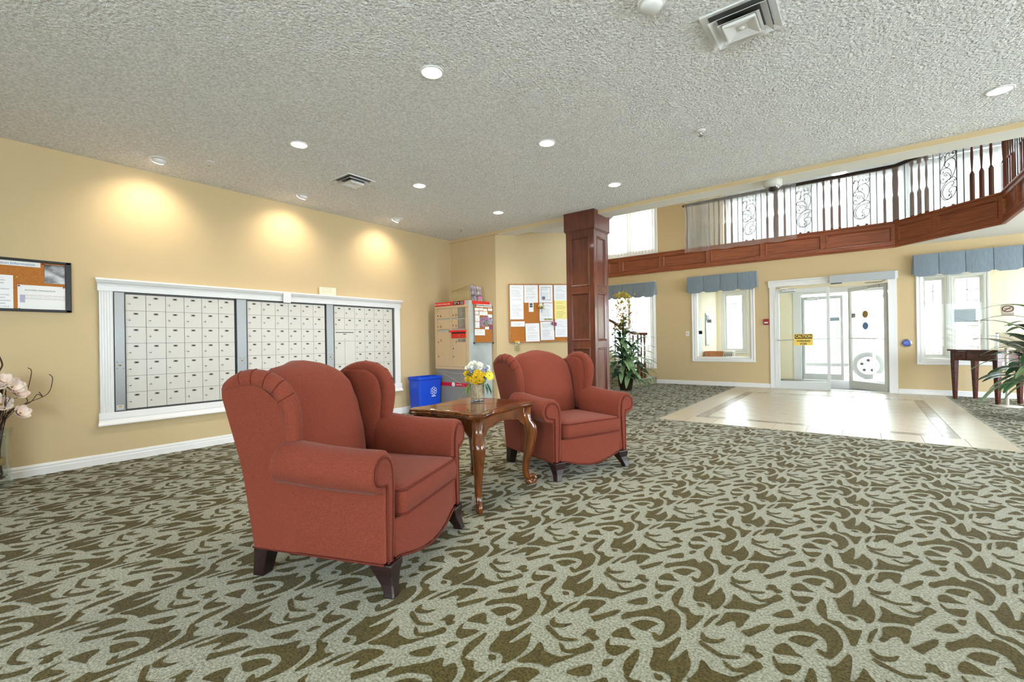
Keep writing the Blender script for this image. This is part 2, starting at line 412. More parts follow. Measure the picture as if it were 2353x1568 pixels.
# upper floor around the stair hall
slab = [(-6.2,WY),(.54,WY),(1.72,9.76),(1.74,8.6),(1.74,5.77),(5.0,5.77),(5.0,16.2),(-3.3,16.2),(-3.3,WY+.15),(-6.2,WY+.15)]
struct(obj('upper_floor', MB().prism([(.54,WY),(1.72,9.76),(1.74,8.6),(1.74,5.77),(5.0,5.77),(5.0,WY+.15),(-3.22,WY+.15),(-3.22,WY)], 2.70, 3.13).prism([(5.0,WY+.15),(5.0,15.0),(-3.22,15.0),(-3.22,WY+.15)], 2.70, 3.13), M_smooth))
struct(obj('floor_upper', MB().prism([(.60,WY+.06),(1.80,9.86),(1.82,8.6),(1.82,5.77),(5.0,5.77),(5.0,14.8),(-3.22,14.8),(-3.22,WY+.06)], 3.13, 3.137), M_carpet2))  # unseen dark carpet layer, added to cut bounce onto the upper ceiling
UY, UC = 14.8, 5.3
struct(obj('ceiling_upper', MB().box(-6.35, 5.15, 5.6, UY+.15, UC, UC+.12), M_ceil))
struct(obj('wall_upper_light_stop', MB().box(-6.35, 5.15, 5.65, 5.77, 2.93, UC), M_wall))  # unseen wall added to contain light; the balcony is open here
UR = [(6.4,9.6,3.4,5.1)]  # unseen upper window, added to bring daylight into the stair hall
struct(obj('wall_upper_right', holed(MB(), 'x', 5.0, 5.15, 5.77, UY+.15, 2.70, UC, UR), M_wall))
portal('window_daylight', (5.16, 8.0, 4.25), 3.2, 1.7, (-1,0,0))
struct(obj('wall_upper_left', MB().box(-3.37, -3.22, WY+.15, UY, 3.13, UC), M_wall))
UWS = [(-3.15,-1.15,3.2,5.22), (-1.09,.92,3.2,5.22), (.98,2.98,3.2,5.22), (3.04,4.9,3.2,5.22)]
struct(obj('wall_upper_window', holed(MB(), 'y', UY, UY+.15, -3.37, 5.15, 2.70, UC, UWS), M_wall))
for k, (a,b,c,d) in enumerate(UWS):
    portal('window_daylight', ((a+b)/2, UY+.17, (c+d)/2), b-a, d-c, (0,-1,0))
portal('window_daylight', ((F_U[0]+F_U[1])/2, WY+.17, (F_U[2]+F_U[3])/2), F_U[1]-F_U[0], F_U[3]-F_U[2], (0,-1,0))
portal('window_daylight', ((F_W0[0]+F_W0[1])/2, WY+.17, (F_W0[2]+F_W0[3])/2), F_W0[1]-F_W0[0], F_W0[3]-F_W0[2], (0,-1,0))
for h_ in (V_W1, V_D, V_W2, V_W3):
    portal('window_daylight', ((h_[0]+h_[1])/2, VY+.17, (h_[2]+h_[3])/2), h_[1]-h_[0], h_[3]-h_[2], (0,-1,0))

# baseboards (moulded profile)
def bboard(name, p0, p1, nin):
    P0, P1, Nn = Vector(p0), Vector(p1), Vector(nin).normalized()
    prof = [(0,0),(.016,0),(.016,.055),(.011,.062),(.013,.075),(.007,.088),(0,.094)]
    mb = MB(); mb.loft([[(P.x+Nn.x*a, P.y+Nn.y*a, z) for a, z in prof] for P in (P0, P1)])
    return struct(obj(name, mb, M_white))
bboard('baseboard_left', (WX,-3.0), (WX,5.54), (1,0))
bboard('baseboard_corner', (WX,5.54), (-4.556,5.54), (0,-1))
bboard('baseboard_notice', A, B, (.7071,-.7071))
for k, (a, b) in enumerate([(-4.05,-1.52),(.545,5.0)]): bboard('baseboard_far' if k == 0 else 'baseboard_entry', (a,WY), (b,WY), (0,-1))
# ------------------------------------------------------------------ ceiling fittings
M_lens = emis('lamp lens', (1.0,.97,.92,1), 18)
def spot(name, parent, loc, power, size_deg, blend, col, target=None, radius=.05):
    l = bpy.data.lights.new(name, 'SPOT'); l.energy = power; l.spot_size = math.radians(size_deg); l.spot_blend = blend; l.color = col; l.shadow_soft_size = radius
    o = bpy.data.objects.new(name, l); COL.objects.link(o)
    o.location = loc
    d = Vector(target or (0,0,-1))
    o.rotation_euler = d.to_track_quat('-Z','Y').to_euler()
    o.parent = parent; return o
def downlight(x, y, label, power=42):
    t = thing('recessed_downlight', label, 'ceiling light', (x, y, CH), group='downlights in the lobby ceiling')
    obj('trim_ring', MB().loft([[(r*math.cos(a), r*math.sin(a), z) for a in [2*math.pi*i/28 for i in range(28)]] for r, z in ((.062,-.0005),(.078,-.0005),(.076,-.006),(.064,-.008),(.062,-.0005))], cap=False), M_white, t, smooth=True)
    obj('lens', MB().lathe([(.064,-.002),(.064,-.005)], n=28), M_lens, t)
    spot('lamp', t, (0,0,-.03), power, 150, .9, (1.0,.93,.82))
DL = 'round recessed downlight in the popcorn ceiling, '
for (x, y, s) in [(-2.155,2.01,'above the armchair standing before the mailboxes'),(-3.83,2.01,'nearest the first mailbox panel'),(-2.155,3.355,'above the armchair by the wooden column'),
                  (-3.83,3.36,'beside the small ceiling vent'),(-2.155,4.73,'just in front of the wooden column'),(-3.83,4.73,'in front of the cork notice board'),(.81,4.69,'close to the beam over the open carpet')]:
    downlight(x, y, DL+s)
def eyeball(x, y, label):
    t = thing('wall_wash_light', label, 'ceiling light', (x, y, CH), group='wall washers along the mailbox wall')
    obj('trim_ring', MB().loft([[(r*math.cos(a), r*math.sin(a), z) for a in [2*math.pi*i/28 for i in range(28)]] for r, z in ((.06,-.0005),(.085,-.0005),(.082,-.007),(.066,-.012),(.06,-.0005))], cap=False), M_white, t, smooth=True)
    R = Matrix.Rotation(math.radians(36), 4, 'Y')
    e = MB().lathe([(.058,.02),(.06,0),(.054,-.022),(.048,-.03)], n=24); e.xf(R)
    obj('eyeball', e, M_white, t, smooth=True)
    l = MB().lathe([(.044,-.0305),(.044,-.033)], n=20); l.xf(R); obj('lens', l, M_lens, t)
    spot('lamp', t, (-.035,0,-.045), 22, 120, 1.0, (1.0,.84,.62), (-.55,0,-.9), .05)
for y, s in ((1.355,'over the first mailbox panel'),(2.716,'over the middle mailbox panel'),(4.055,'over the last mailbox panel')):
    eyeball(-5.11, y, 'tilted eyeball downlight washing the yellow wall '+s)
for x, y, s in ((-1.034,3.976,'out between the vent and the beam'),(-4.823,1.666,'by the first wall washer'),(-4.8,5.03,'near the corner by the parcel locker')):
    t = thing('sprinkler_head', 'small pendent sprinkler in the popcorn ceiling, '+s, 'sprinkler', (x, y, CH), group='ceiling sprinklers')
    obj('escutcheon', MB().lathe([(.012,-.0005),(.04,-.0005),(.036,-.008),(.012,-.012)], n=24), M_white, t, smooth=True)
    obj('nozzle', MB().lathe([(.009,-.01),(.009,-.03),(.004,-.032),(.004,-.045)], n=12), M_chrome, t, smooth=True)
    obj('deflector', MB().lathe([(.017,-.045),(.017,-.047)], n=12), M_chrome, t)
t = thing('smoke_detector', 'round white smoke detector beside the large ceiling vent', 'smoke detector', (-.83, 2.30, CH))
obj('base', MB().lathe([(.07,0),(.07,-.012),(.062,-.018)], n=28), M_white, t, smooth=True)
obj('dome', MB().lathe([(.058,-.018),(.052,-.035),(.035,-.045),(.01,-.047)], n=28), M_white, t, smooth=True)
M_diff = mat('diffuser enamel', srgb(228,228,230), .22)
def diffuser(x, y, label, s=.165):
    t = thing('air_diffuser', label, 'air vent', (x, y, CH))
    def ring(s0, z0, s1, z1, s2=None, z2=None):
        R = [[(a*q_, b*q_, z) for a, b in ((-1,-1),(1,-1),(1,1),(-1,1))] for q_, z in ((s0,z0),(s1,z1))]
        return MB().loft(R, cap=False)
    obj('face_frame', MB().loft([[(a*q_, b*q_, z) for a, b in ((-1,-1),(1,-1),(1,1),(-1,1))] for q_, z in ((s,-.0005),(s,-.01),(s*.86,-.004),(s*.82,.0),(s,-.0005))], cap=False), M_diff, t)
    obj('duct', MB().box(-s*.8,s*.8,-s*.8,s*.8,-.0012,-.0004), M_dgrey, t)
    for f0, f1, z in ((.80,.60,-.008),(.58,.36,-.016)):
        obj('cone', MB().loft([[(a*q_, b*q_, zz) for a, b in ((-1,-1),(1,-1),(1,1),(-1,1))] for q_, zz in ((s*f0,z-.022),(s*f0,z-.024),(s*f1,z),(s*f1,z+.004),(s*f0,z-.022))], cap=False), M_diff, t)
    obj('centre_pyramid', MB().loft([[(a*q_, b*q_, z) for a, b in ((-1,-1),(1,-1),(1,1),(-1,1))] for q_, z in ((s*.46,-.028),(s*.46,-.049),(s*.43,-.049),(s*.16,-.034),(s*.12,-.034))], cap=True), M_diff, t)
    obj('screw', MB().lathe([(.016,-.033),(.016,-.039),(.005,-.041)], n=14), M_diff, t, smooth=True)
diffuser(-.495, 2.755, 'large square stepped air diffuser, grey white, out over the open carpet', .175)
diffuser(-4.25, 2.815, 'square stepped air diffuser in warm light near the mailbox wall')
# dome camera under the beam
cp = on_z(1777, 418, 2.7545)
t = thing('dome_camera', 'grey security dome camera under the beam', 'security camera', (cp[0], 5.60, 2.7545))
obj('housing', MB().lathe([(.088,0),(.09,-.02),(.086,-.055),(.074,-.072)], n=28), mat('camera housing', srgb(200,198,188), .45), t, smooth=True)
obj('clear_dome', MB().loft([[(r*math.cos(a), r*math.sin(a), z) for a in [2*math.pi*i/24 for i in range(24)]] for r, z in ((.07,-.07),(.066,-.09),(.05,-.112),(.026,-.124),(.005,-.127))], cap=False), glass('dome glass', (.75,.75,.78,1), .12), t, smooth=True)
obj('lens_unit', MB().ball((0,0,-.082), .045, .045, .035), M_black, t, smooth=True)
# lights of the upper hall ceiling
for (px, py, s) in ((1642,452.5,'over the bay by the stair wall'),(1928,397,'over the bay beside the corner newel')):
    p = on_z(px, py, UC)
    t = thing('flush_ceiling_light', 'flat round ceiling light of the upper hall '+s, 'ceiling light', (p[0], p[1], UC), group='upper hall lights')
    obj('rim', MB().lathe([(.17,0),(.17,-.02)], n=28), M_white, t); obj('lens', MB().lathe([(.155,-.02),(.155,-.024)], n=28), M_lens, t)

# ------------------------------------------------------------------ column
def panelled_face(mb, w, rows, z0, z1, st=.075, d=.016):
    """stiles, rails and sunk mouldings of one face, built at y=0 looking to -y"""
    x0, x1 = -w/2, w/2
    mb.box(x0, x0+st, -d, 0, z0, z1); mb.box(x1-st, x1, -d, 0, z0, z1)
    zz = [z0]+[v for r in rows for v in r]+[z1]
    for k in range(0, len(zz), 2): mb.box(x0+st, x1-st, -d, 0, zz[k], zz[k+1])
    for a, b in rows:
        o = [(x0+st,a),(x1-st,a),(x1-st,b),(x0+st,b)]
        rg = []
        for ins, yy in ((-.004,-d),(.004,-d-.008),(.016,-d-.004),(.022,-.002),(.026,-.001)):
            rg.append([(x0+st+ins,yy,a+ins),(x1-st-ins,yy,a+ins),(x1-st-ins,yy,b-ins),(x0+st+ins,yy,b-ins)])
        mb.loft(rg, cap=False)
col = thing('panelled_column', 'square cherry wood column with sunk panels, behind an armchair', 'column', (-2.985, 5.63, 0))
CW = .425
obj('shaft', MB().box(-CW/2+.017, CW/2-.017, -CW/2+.017, CW/2-.017, .0, 2.60), M_cherry, col)
rows = [(.32,.965),(1.065,1.71),(1.80,2.46)]
for k in range(4):
    mb = MB(); panelled_face(mb, CW, rows, .0, 2.56)
    mb.xf(Matrix.Rotation(k*math.pi/2, 4, 'Z') @ Matrix.Translation((0, -CW/2+.017, 0)))
    obj('face_panelling', mb, M_cherry, col, bevel=.0015, seg=1)
obj('capital', MB().box(-.232,.232,-.232,.232,2.555,CH-.001), M_cherry, col, bevel=.004)
obj('necking', MB().box(-.222,.222,-.222,.222,2.542,2.556), M_cherry, col, bevel=.003)
obj('plinth', MB().box(-.225,.225,-.225,.225,0,.14), M_cherry, col, bevel=.006)

# ------------------------------------------------------------------ fascia and balustrade of the upper floor
def fascia(name, p0, p1, joints):
    P0, P1 = Vector(p0), Vector(p1); d = (P1-P0); Ln = d.length; ang = math.atan2(d.y, d.x)
    root = struct(obj(name, MB().box(0, Ln, -.012, -.001, 2.70, 3.14), M_cherryh)); root.location = (P0.x, P0.y, 0); root.rotation_euler = (0,0,ang)
    obj('cap_moulding', MB().extr([(-.03,3.125),(-.055,3.135),(-.06,3.15),(-.055,3.165),(0,3.165),(0,3.125)], 0, Ln, 'x'), M_cherryh, root)
    obj('foot_moulding', MB().extr([(-.001,2.69),(-.045,2.69),(-.05,2.70),(-.046,2.72),(-.03,2.735),(-.001,2.735)], 0, Ln, 'x'), M_cherryh, root)
    obj('rail', MB().box(0, Ln, -.034, -.012, 3.075, 3.128), M_cherryh, root); obj('rail', MB().box(0, Ln, -.034, -.012, 2.732, 2.79), M_cherryh, root)
    cuts = [0]+[v for a, b in joints for v in (a+.04, b-.04)]+[Ln]
    for k in range(0, len(cuts), 2): obj('stile', MB().box(cuts[k], cuts[k+1], -.034, -.012, 2.79, 3.075), M_cherryh, root)
    for a, b in joints:
        mb = MB(); x0, x1, z0, z1 = a+.04, b-.04, 2.79, 3.075
        mb.loft([[(x0+i,y,z0+i),(x1-i,y,z0+i),(x1-i,y,z1-i),(x0+i,y,z1-i)] for i, y in ((-.006,-.034),(-.002,-.044),(.012,-.046),(.022,-.03),(.03,-.0125))], cap=False)
        obj('panel_moulding', mb, M_cherryh, root)
    return root
mx = [on_y(x, 560, WY)[0] for x in (1396,1427,1520,1629,1754,1893,2056)]
J = [(mx[k]-mx[0], mx[k+1]-mx[0]) for k in range(6)]
fascia('trim_1', (mx[0]-.9, WY), (.54, WY), [(.05,.9-.02)]+[(a+.9, b+.9) for a, b in J])
L2 = math.hypot(1.18, 1.18)
fascia('trim_2', (.54, WY), (1.72, WY-1.18), [(.03,.70),(.72,L2-.03)])
fascia('trim_3', (1.72, WY-1.18), (1.74, 6.0), [(.03+.74*k,.03+.74*k+.72) for k in range(5)])
HZ0, HZ1 = 3.165, 4.165
M_iron = mat('wrought iron', srgb(95,92,90), .5, metal=.4)
def sq(w, z): return [(-w,-w,z),(w,-w,z),(w,w,z),(-w,w,z)]
def rd(r, z, n=12): return [(r*math.cos(2*math.pi*(i+.5)/n), r*math.sin(2*math.pi*(i+.5)/n), z) for i in range(n)]
bal = MB(); w = .021
bal.box(-w, w, -w, w, HZ0, 3.60); bal.box(-w, w, -w, w, 4.09, HZ1)
bal.loft([rd(r, z) for r, z in ((.026,3.60),(.016,3.63),(.0095,3.645),(.012,3.70),(.0185,3.84),(.017,3.93),(.010,4.055),(.014,4.075),(.026,4.09))])
BAL = mesh_of('baluster', bal, M_cherry, False)
nw = MB(); w = .045
nw.box(-w, w, -w, w, HZ0, 3.60); nw.loft([rd(r, z, 16) for r, z in ((.052,3.60),(.040,3.64),(.034,3.66),(.042,3.74),(.046,3.85),(.044,3.95),(.036,4.06),(.040,4.09),(.050,4.10))]); nw.box(-w, w, -w, w, 4.10, HZ1+.005)
NEWEL = mesh_of('newel_post', nw, M_cherry, False)
BAR = mesh_of('bar', MB().tube([(0,0,HZ0),(0,0,HZ1)], .0075, 8), M_iron, True)
def spiral(cx, cz, r0, r1, a0, a1, n=26):
    return [(cx+(r0+(r1-r0)*(k/(n-1))**.8)*math.cos(math.radians(a0+(a1-a0)*k/(n-1))), 0, cz+(r0+(r1-r0)*(k/(n-1))**.8)*math.sin(math.radians(a0+(a1-a0)*k/(n-1)))) for k in range(n)]
def bez(pts, n=18):
    P = [Vector((p[0],0,p[1])) for p in pts]; out = []
    for k in range(n):
        t = k/(n-1); out.append(tuple((1-t)**3*P[0]+3*(1-t)**2*t*P[1]+3*(1-t)*t*t*P[2]+t**3*P[3]))
    return out
# scroll work traced from one panel: x 0..285 , y 0..960 of a picture of it, top to bottom
def SP(pts): return [((x/285.0-.5)*.262, 0, 4.155-(y-80)/960.0*1.0) for x, y in pts]
def smoothc(pts, k=5):
    P = np.array(pts, float); out = []; n = len(P)
    for i in range(n-1):
        p0, p1, p2, p3 = P[max(i-1,0)], P[i], P[i+1], P[min(i+2,n-1)]
        for j in range(k):
            t = j/k; out.append(tuple(.5*((2*p1)+(-p0+p2)*t+(2*p0-5*p1+4*p2-p3)*t*t+(-p0+3*p1-3*p2+p3)*t**3)))
    out.append(tuple(P[-1])); return out
SCROLLS = [
 [(48,205),(40,190),(22,195),(14,215),(30,230),(18,195),(50,175),(85,195),(95,240),(85,300),(60,350),(20,400)],
 [(148,195),(165,200),(175,185),(150,165),(115,180),(95,225)],
 [(230,185),(245,195),(230,205),(215,190),(225,165),(262,165),(272,200),(250,240),(205,255),(150,262),(105,290),(85,330),(100,375),(140,380),(165,350),(150,330),(135,340)],
 [(205,255),(255,300),(270,380),(255,470),(200,560),(150,590)],
 [(45,435),(62,435),(55,460),(30,460),(12,440),(20,405),(70,390),(130,395),(180,440),(195,500),(180,560)],
 [(105,490),(125,505),(105,515),(80,500),(75,475),(110,465),(155,490),(178,540)],
 [(50,570),(65,560),(60,545),(30,545),(10,580),(30,610),(80,612),(130,590),(185,565),(240,570),(270,595),(265,625),(240,620),(245,600)],
 [(195,680),(205,700),(225,680),(235,650),(215,630),(150,635),(90,670),(50,730),(45,800),(80,870),(140,890)],
 [(130,600),(70,650),(20,730),(20,820),(70,885),(140,895),(220,860),(270,790),(265,730),(220,715),(165,730),(150,770),(180,795),(195,775)],
 [(165,830),(150,825),(150,850),(175,815),(195,830),(190,860),(150,892)]]
sc = MB()
for s_ in SCROLLS: sc.tube(smoothc(SP(s_), 4), .0058, 6)
SCROLL = mesh_of('scroll', sc, M_iron, True)
KNOB = mesh_of('foot_ball', MB().ball((0,0,HZ0+.022), .024), M_iron, True)
bst = thing('mezzanine_balustrade', 'upper floor balustrade of turned wood balusters and iron scroll panels', 'balustrade', (.54, WY+.03, HZ0))
def bput(me, name, x, y, z=0, rz=0, sx=None):
    o = bpy.data.objects.new(name, me); COL.objects.link(o); o.parent = bst
    o.location = (x-.54, y-WY-.03, z-HZ0); o.rotation_euler = (0,0,rz)
    if sx: o.scale = (sx,1,1)
    return o
by = WY+.03
X_ = lambda px: on_y(px, 480, by)[0]
for px in (1579,1652,1666,1681,1763,1803,1893,1911,1929,2033): bput(BAL, 'baluster', X_(px), by)
for px in (1783,2058): bput(NEWEL, 'newel_post', X_(px), by)
for px in (1591,1640,1695,1749,1817,1878,1946,2015): bput(BAR, 'bar', X_(px), by)
for a, b in ((1601,1629),(1706,1737),(1829,1865),(1960,2000)):
    xa, xb = X_(a), X_(b)
    for x in (xa, xb): bput(BAR, 'bar', x, by)
    s_ = bput(SCROLL, 'scroll', (xa+xb)/2, by, sx=(xb-xa)/.262)
    for x in (xa+.07, xb-.06): bput(KNOB, 'foot_ball', x, by)
dv = Vector((1,-1,0)).normalized()
seg2 = lambda s_: (.54+dv.x*s_+.02, WY+.04+dv.y*s_)
for s_ in (.283,.412,.536,1.228,1.358,1.483): bput(BAL, 'baluster', *seg2(s_), rz=math.pi/4)
for s_ in (.158,.65,1.112): bput(BAR, 'bar', *seg2(s_))
for s_ in (.754,1.011): bput(BAR, 'bar', *seg2(s_)); bput(KNOB, 'foot_ball', *seg2(s_-.06 if s_ > .9 else s_+.06))
bput(SCROLL, 'scroll', *seg2(.8825), rz=-math.pi/4, sx=.98)
bput(NEWEL, 'newel_post', *seg2(1.67), rz=.1)
for k in range(9): bput(BAL if k % 4 else BAL, 'baluster', 1.745, 9.66-.115*k) if k not in (3,4,5) else bput(BAR, 'bar', 1.745, 9.66-.115*k)
rail_p = [(-4.25,by),(.54,by),(1.735,9.79),(1.76,7.0)]
def railseg(p0, p1):
    P0, P1 = Vector(p0), Vector(p1); d = (P1-P0).normalized(); nn = Vector((-d.y, d.x))
    prof = [(-.035,4.16),(.035,4.16),(.04,4.185),(.028,4.21),(.02,4.225),(-.02,4.225),(-.028,4.21),(-.04,4.185)]
    o = obj('handrail', MB().loft([[(P.x+nn.x*a, P.y+nn.y*a, z) for a, z in prof] for P in (P0-d*.03, P1+d*.03)]), M_darkwood, bst, world=True)
for k in range(3): railseg(rail_p[k] if k else (-3.25,by), rail_p[k+1])
# clear dust sheets hung on the balustrade during the overhead work
M_sheet = sheer('dust sheet plastic', (.93,.95,.97,1), .32, .6)
def dustsheet(label, pts, zt, zb, nfold):
    P = [Vector(p) for p in pts]; cols = []
    tot = sum((P[k+1]-P[k]).length for k in range(len(P)-1)); n = int(tot/.04)
    seg = 0; acc = 0; line = []
    for i in range(n+1):
        s_ = tot*i/n
        while seg < len(P)-2 and s_ > acc+(P[seg+1]-P[seg]).length: acc += (P[seg+1]-P[seg]).length; seg += 1
        d = (P[seg+1]-P[seg]).normalized(); p = P[seg]+d*(s_-acc); nn = Vector((d.y, -d.x))
        p = p+nn*(.012*math.sin(s_*nfold)+.006*math.sin(s_*nfold*2.7+1)); line.append(p)
    vs = []; fs = []; m = 7
    for i, p in enumerate(line):
        for k in range(m):
            t_ = k/(m-1); z = zt+(zb-zt)*t_+ (.012*math.sin(i*.5) if k == m-1 else 0)
            vs.append((p.x, p.y, z))
    for i in range(len(line)-1):
        for k in range(m-1): fs.append((i*m+k, i*m+k+1, (i+1)*m+k+1, (i+1)*m+k))
    o = obj('dust_sheet', MB().add(vs, fs), M_sheet, smooth=True); return tag(o, label, 'plastic sheet')
dustsheet('clear plastic sheet hanging over the wood fascia at the balustrade end by the stair window', [(-3.22,WY-.085),(-1.0,WY-.085)], 4.215, 3.06, 19)
dustsheet('clear plastic sheet behind the balusters in the corner bay over the entrance', [(-.98,WY-.02),(.52,WY-.02),(1.12,WY-.62)], 4.15, 3.19, 14)
# ------------------------------------------------------------------ windows and doors
def casing(parent, x0, x1, z0, z1, y, w=.092, bottom=True, d=.022, sgn=-1):
    """moulded picture-frame casing around an opening, proud of the wall at y"""
    prof = [(0,.008),(.012,.014),(.03,.016),(.05,.012),(.06,.020),(.082,.022),(w,.014)]
    rg = [[(x0-o_, y+sgn*t_, z0-o_), (x1+o_, y+sgn*t_, z0-o_), (x1+o_, y+sgn*t_, z1+o_), (x0-o_, y+sgn*t_, z1+o_)] for o_, t_ in [(0,0)]+prof+[(w,0)]]
    return obj('casing', MB().loft(rg, cap=False), M_white, parent)
def window(name, h, y, mull=(), bars=(), fw=.045, depth=.15, casing_y=None, pane_y=.06):
    x0, x1, z0, z1 = h
    fr = MB()
    fr.box(x0, x0+fw, y+.02, y+depth-.02, z0, z1); fr.box(x1-fw, x1, y+.02, y+depth-.02, z0, z1)
    fr.box(x0+fw, x1-fw, y+.02, y+depth-.02, z0, z0+fw); fr.box(x0+fw, x1-fw, y+.02, y+depth-.02, z1-fw, z1)
    for m in mull: fr.box(m-.035, m+.035, y+.02, y+depth-.02, z0+fw, z1-fw)
    root = struct(obj(name, fr, M_white))
    xs = [x0+fw]+[v for m in mull for v in (m-.035, m+.035)]+[x1-fw]
    for k in range(0, len(xs), 2):
        obj('pane', MB().box(xs[k], xs[k+1], y+pane_y, y+pane_y+.006, z0+fw, z1-fw), M_glass, root)
    for (a, b, c, d) in bars: obj('glazing_bar', MB().box(a, b, y+pane_y-.008, y+pane_y+.014, c, d), M_white, root)
    if casing_y is not None: casing(root, x0, x1, z0, z1, casing_y)
    return root
window('window_1', F_W1, WY, fw=.02, casing_y=WY)
window('window_2', F_W2, WY, fw=.02, casing_y=WY)
window('window_3', F_W0, WY, casing_y=WY, mull=[-4.65])
window('window_4', F_U, WY, casing_y=WY, mull=[-4.64])
def muntins(a, b, z0, z1, nx=1, nz=1):
    out = []
    for k in range(1, nx+1): x = a+(b-a)*k/(nx+1); out.append((x-.008, x+.008, z0, z1))
    for k in range(nz): z = z0+(z1-z0)*k/nz; out.append((a, b, z-.008, z+.008))
    return out
window('window_5', V_W1, VY, bars=muntins(V_W1[0]+.045, V_W1[1]-.045, 1.80, 2.2, 1, 2), casing_y=VY)
window('window_6', V_W2, VY, bars=muntins(V_W2[0]+.045, V_W2[1]-.045, 1.78, 2.25, 1, 2), casing_y=VY)
window('window_7', V_W3, VY, bars=muntins(V_W3[0]+.045, V_W3[1]-.045, 1.78, 2.25, 1, 2), casing_y=VY)
for k, h in enumerate(UWS): window('window_%d' % (8+k), h, UY, mull=[(h[0]+h[1])/2], casing_y=UY)
for k, h in enumerate(BW): window('window_%d' % (12+k), (h[0],h[1],h[2],h[3]), -3.15, mull=[(h[0]+h[1])/2])  # frames for the added rear windows

# entrance casing and header
ent = struct(obj('trim_4', MB().box(-1.515,-1.41,WY-.02,WY-.001,0,2.13).box(.43,.54,WY-.02,WY-.001,0,2.13), M_white))
obj('casing_bead', MB().box(-1.425,-1.405,WY-.028,WY+.02,0,2.13).box(.415,.435,WY-.028,WY+.02,0,2.13), M_white, ent)
obj('header', MB().extr([(WY-.001,2.125),(WY-.026,2.125),(WY-.028,2.16),(WY-.024,2.17),(WY-.03,2.205),(WY-.05,2.235),(WY-.055,2.255),(WY-.001,2.255)], -1.535, .56, 'x'), M_white, ent)
M_alu = mat('glare-paled aluminium door', srgb(206,209,208), .4, metal=.0)  # base colour paled to carry the doorway glare
def leaf(name, loc, rz, wd=.915, hg=2.06, sgn=1):
    """aluminium framed glass leaf, hinge at the origin, running along +x"""
    st = .055
    root = obj(name, MB().box(0, st, -.022, .022, .012, hg).box(wd-st, wd, -.022, .022, .012, hg).box(st, wd-st, -.022, .022, .012, .16).box(st, wd-st, -.022, .022, hg-.075, hg), M_alu, bevel=.002, seg=1)
    root.location = loc; root.rotation_euler = (0,0,rz)
    obj('pane', MB().box(st-.005, wd-st+.005, -.004, .004, .15, hg-.07), M_glass, root)
    obj('push_bar', MB().tube([(st*.5,-.022*sgn,1.01),(st*.9,-.06*sgn,1.01),(wd-st*.9,-.06*sgn,1.03),(wd-st*.5,-.022*sgn,1.03)], .010, 8), M_alu, root, smooth=True)
    return struct(root)
d1 = leaf('door_1', (-1.40, WY+.03, 0), 0, .925)
obj('door_closer', MB().box(.10,.36,-.085,-.022,2.0,2.06), M_metal, d1, bevel=.012)
obj('closer_arm', MB().tube([(.23,-.09,2.055),(.10,-.16,2.075),(-.02,-.03,2.09)], .009, 6), M_metal, d1)
d2 = leaf('door_2', (.40, WY+.055, 0), math.pi-.885, .92, sgn=-1)
obj('door_closer', MB().box(.12,.36,.022,.075,1.99,2.05), M_metal, d2, bevel=.01)
M_gold = mat('gold decal', srgb(170,132,56), .5, var=.35, vscale=40, stretch=(1,1,9)); M_bluedec = mat('blue decal', srgb(96,132,184), .5, var=.35, vscale=40, stretch=(1,1,9))
for nm, m_, xx, zz in (('gold_decal', M_gold, .50, 1.50), ('blue_decal', M_bluedec, .50, 1.27)):
    obj(nm, MB().lathe([(.075,.0045),(.075,.006)], (xx,0,zz), 24, axis='y'), m_, d2)
obj('grey_decal', MB().box(.745,.845,.0045,.006,1.44,1.54), M_greymetal, d2)
op = thing('door_operator', 'long grey automatic door operator box over the open glass door', 'door operator', (-.47, WY-.06, 2.11))
obj('cover', MB().box(0,.985,-.06,.009,.0,.15), mat('operator cover', srgb(172,178,182), .45), op, bevel=.004)
obj('arm', MB().tube([(.85,-.03,-.005),(.80,.04,-.03),(.55,.06,-.03),(.74,.03,-.035)], .010, 6), M_metal, op)
obj('sensor', MB().box(.02,.20,-.055,-.005,-.02,0), M_dgrey, op, bevel=.004)
# outer doors
struct(obj('trim_5', MB().box(-1.34,-1.16,VY-.03,VY+.15,0,2.2).box(.52,.70,VY-.03,VY+.15,0,2.2).box(-1.16,.52,VY-.03,VY+.15,2.12,2.25), M_white, bevel=.006))
d3 = leaf('door_3', (-1.155, VY+.07, 0), 0, .83)
obj('notice_decal', MB().box(.55,.76,-.006,-.0045,1.44,1.535), mat('pale blue notice', srgb(150,170,180), .5), d3)
obj('door_closer', MB().box(.10,.34,-.08,-.022,1.96,2.03), M_white, d3, bevel=.01)
d4 = leaf('door_4', (.515, VY+.09, 0), math.pi-1.25, .83)
obj('door_closer', MB().box(.10,.34,.022,.08,1.96,2.03), M_white, d4, bevel=.01)
struct(obj('threshold', MB().box(-1.40,.42,WY-.02,WY+.16,.006,.014), M_alu))
# caution notice taped to the closed leaf
p0, p1 = on_y(1825,768,WY-.05), on_y(1868,794,WY-.05)
cx, cz = (p0[0]+p1[0])/2, (p0[2]+p1[2])/2; cw, chh = p1[0]-p0[0], abs(p1[2]-p0[2])
cs = thing('caution_sign', 'yellow and black caution overhead work sign on the glass door', 'sign', (cx, WY-.05, cz))
obj('board', MB().box(-cw/2,cw/2,-.002,.002,-chh/2,chh/2), mat('sign yellow', srgb(240,205,90), .5), cs)
obj('black_band', MB().box(-cw/2+.008,cw/2-.008,-.003,-.002,chh*.08,chh/2-.01), mat('sign black', srgb(60,54,30), .5), cs)
Mx = lambda z_: frame((0,-.0036,z_), (1,0,0), (0,0,1))
place_text(text_mesh('CAUTION', .105, mat('sign yellow', srgb(240,205,90)), bold=.003, fit=(cw*.88,chh*.27)), 'caution_lettering', Mx(chh*.29), cs, world=False)
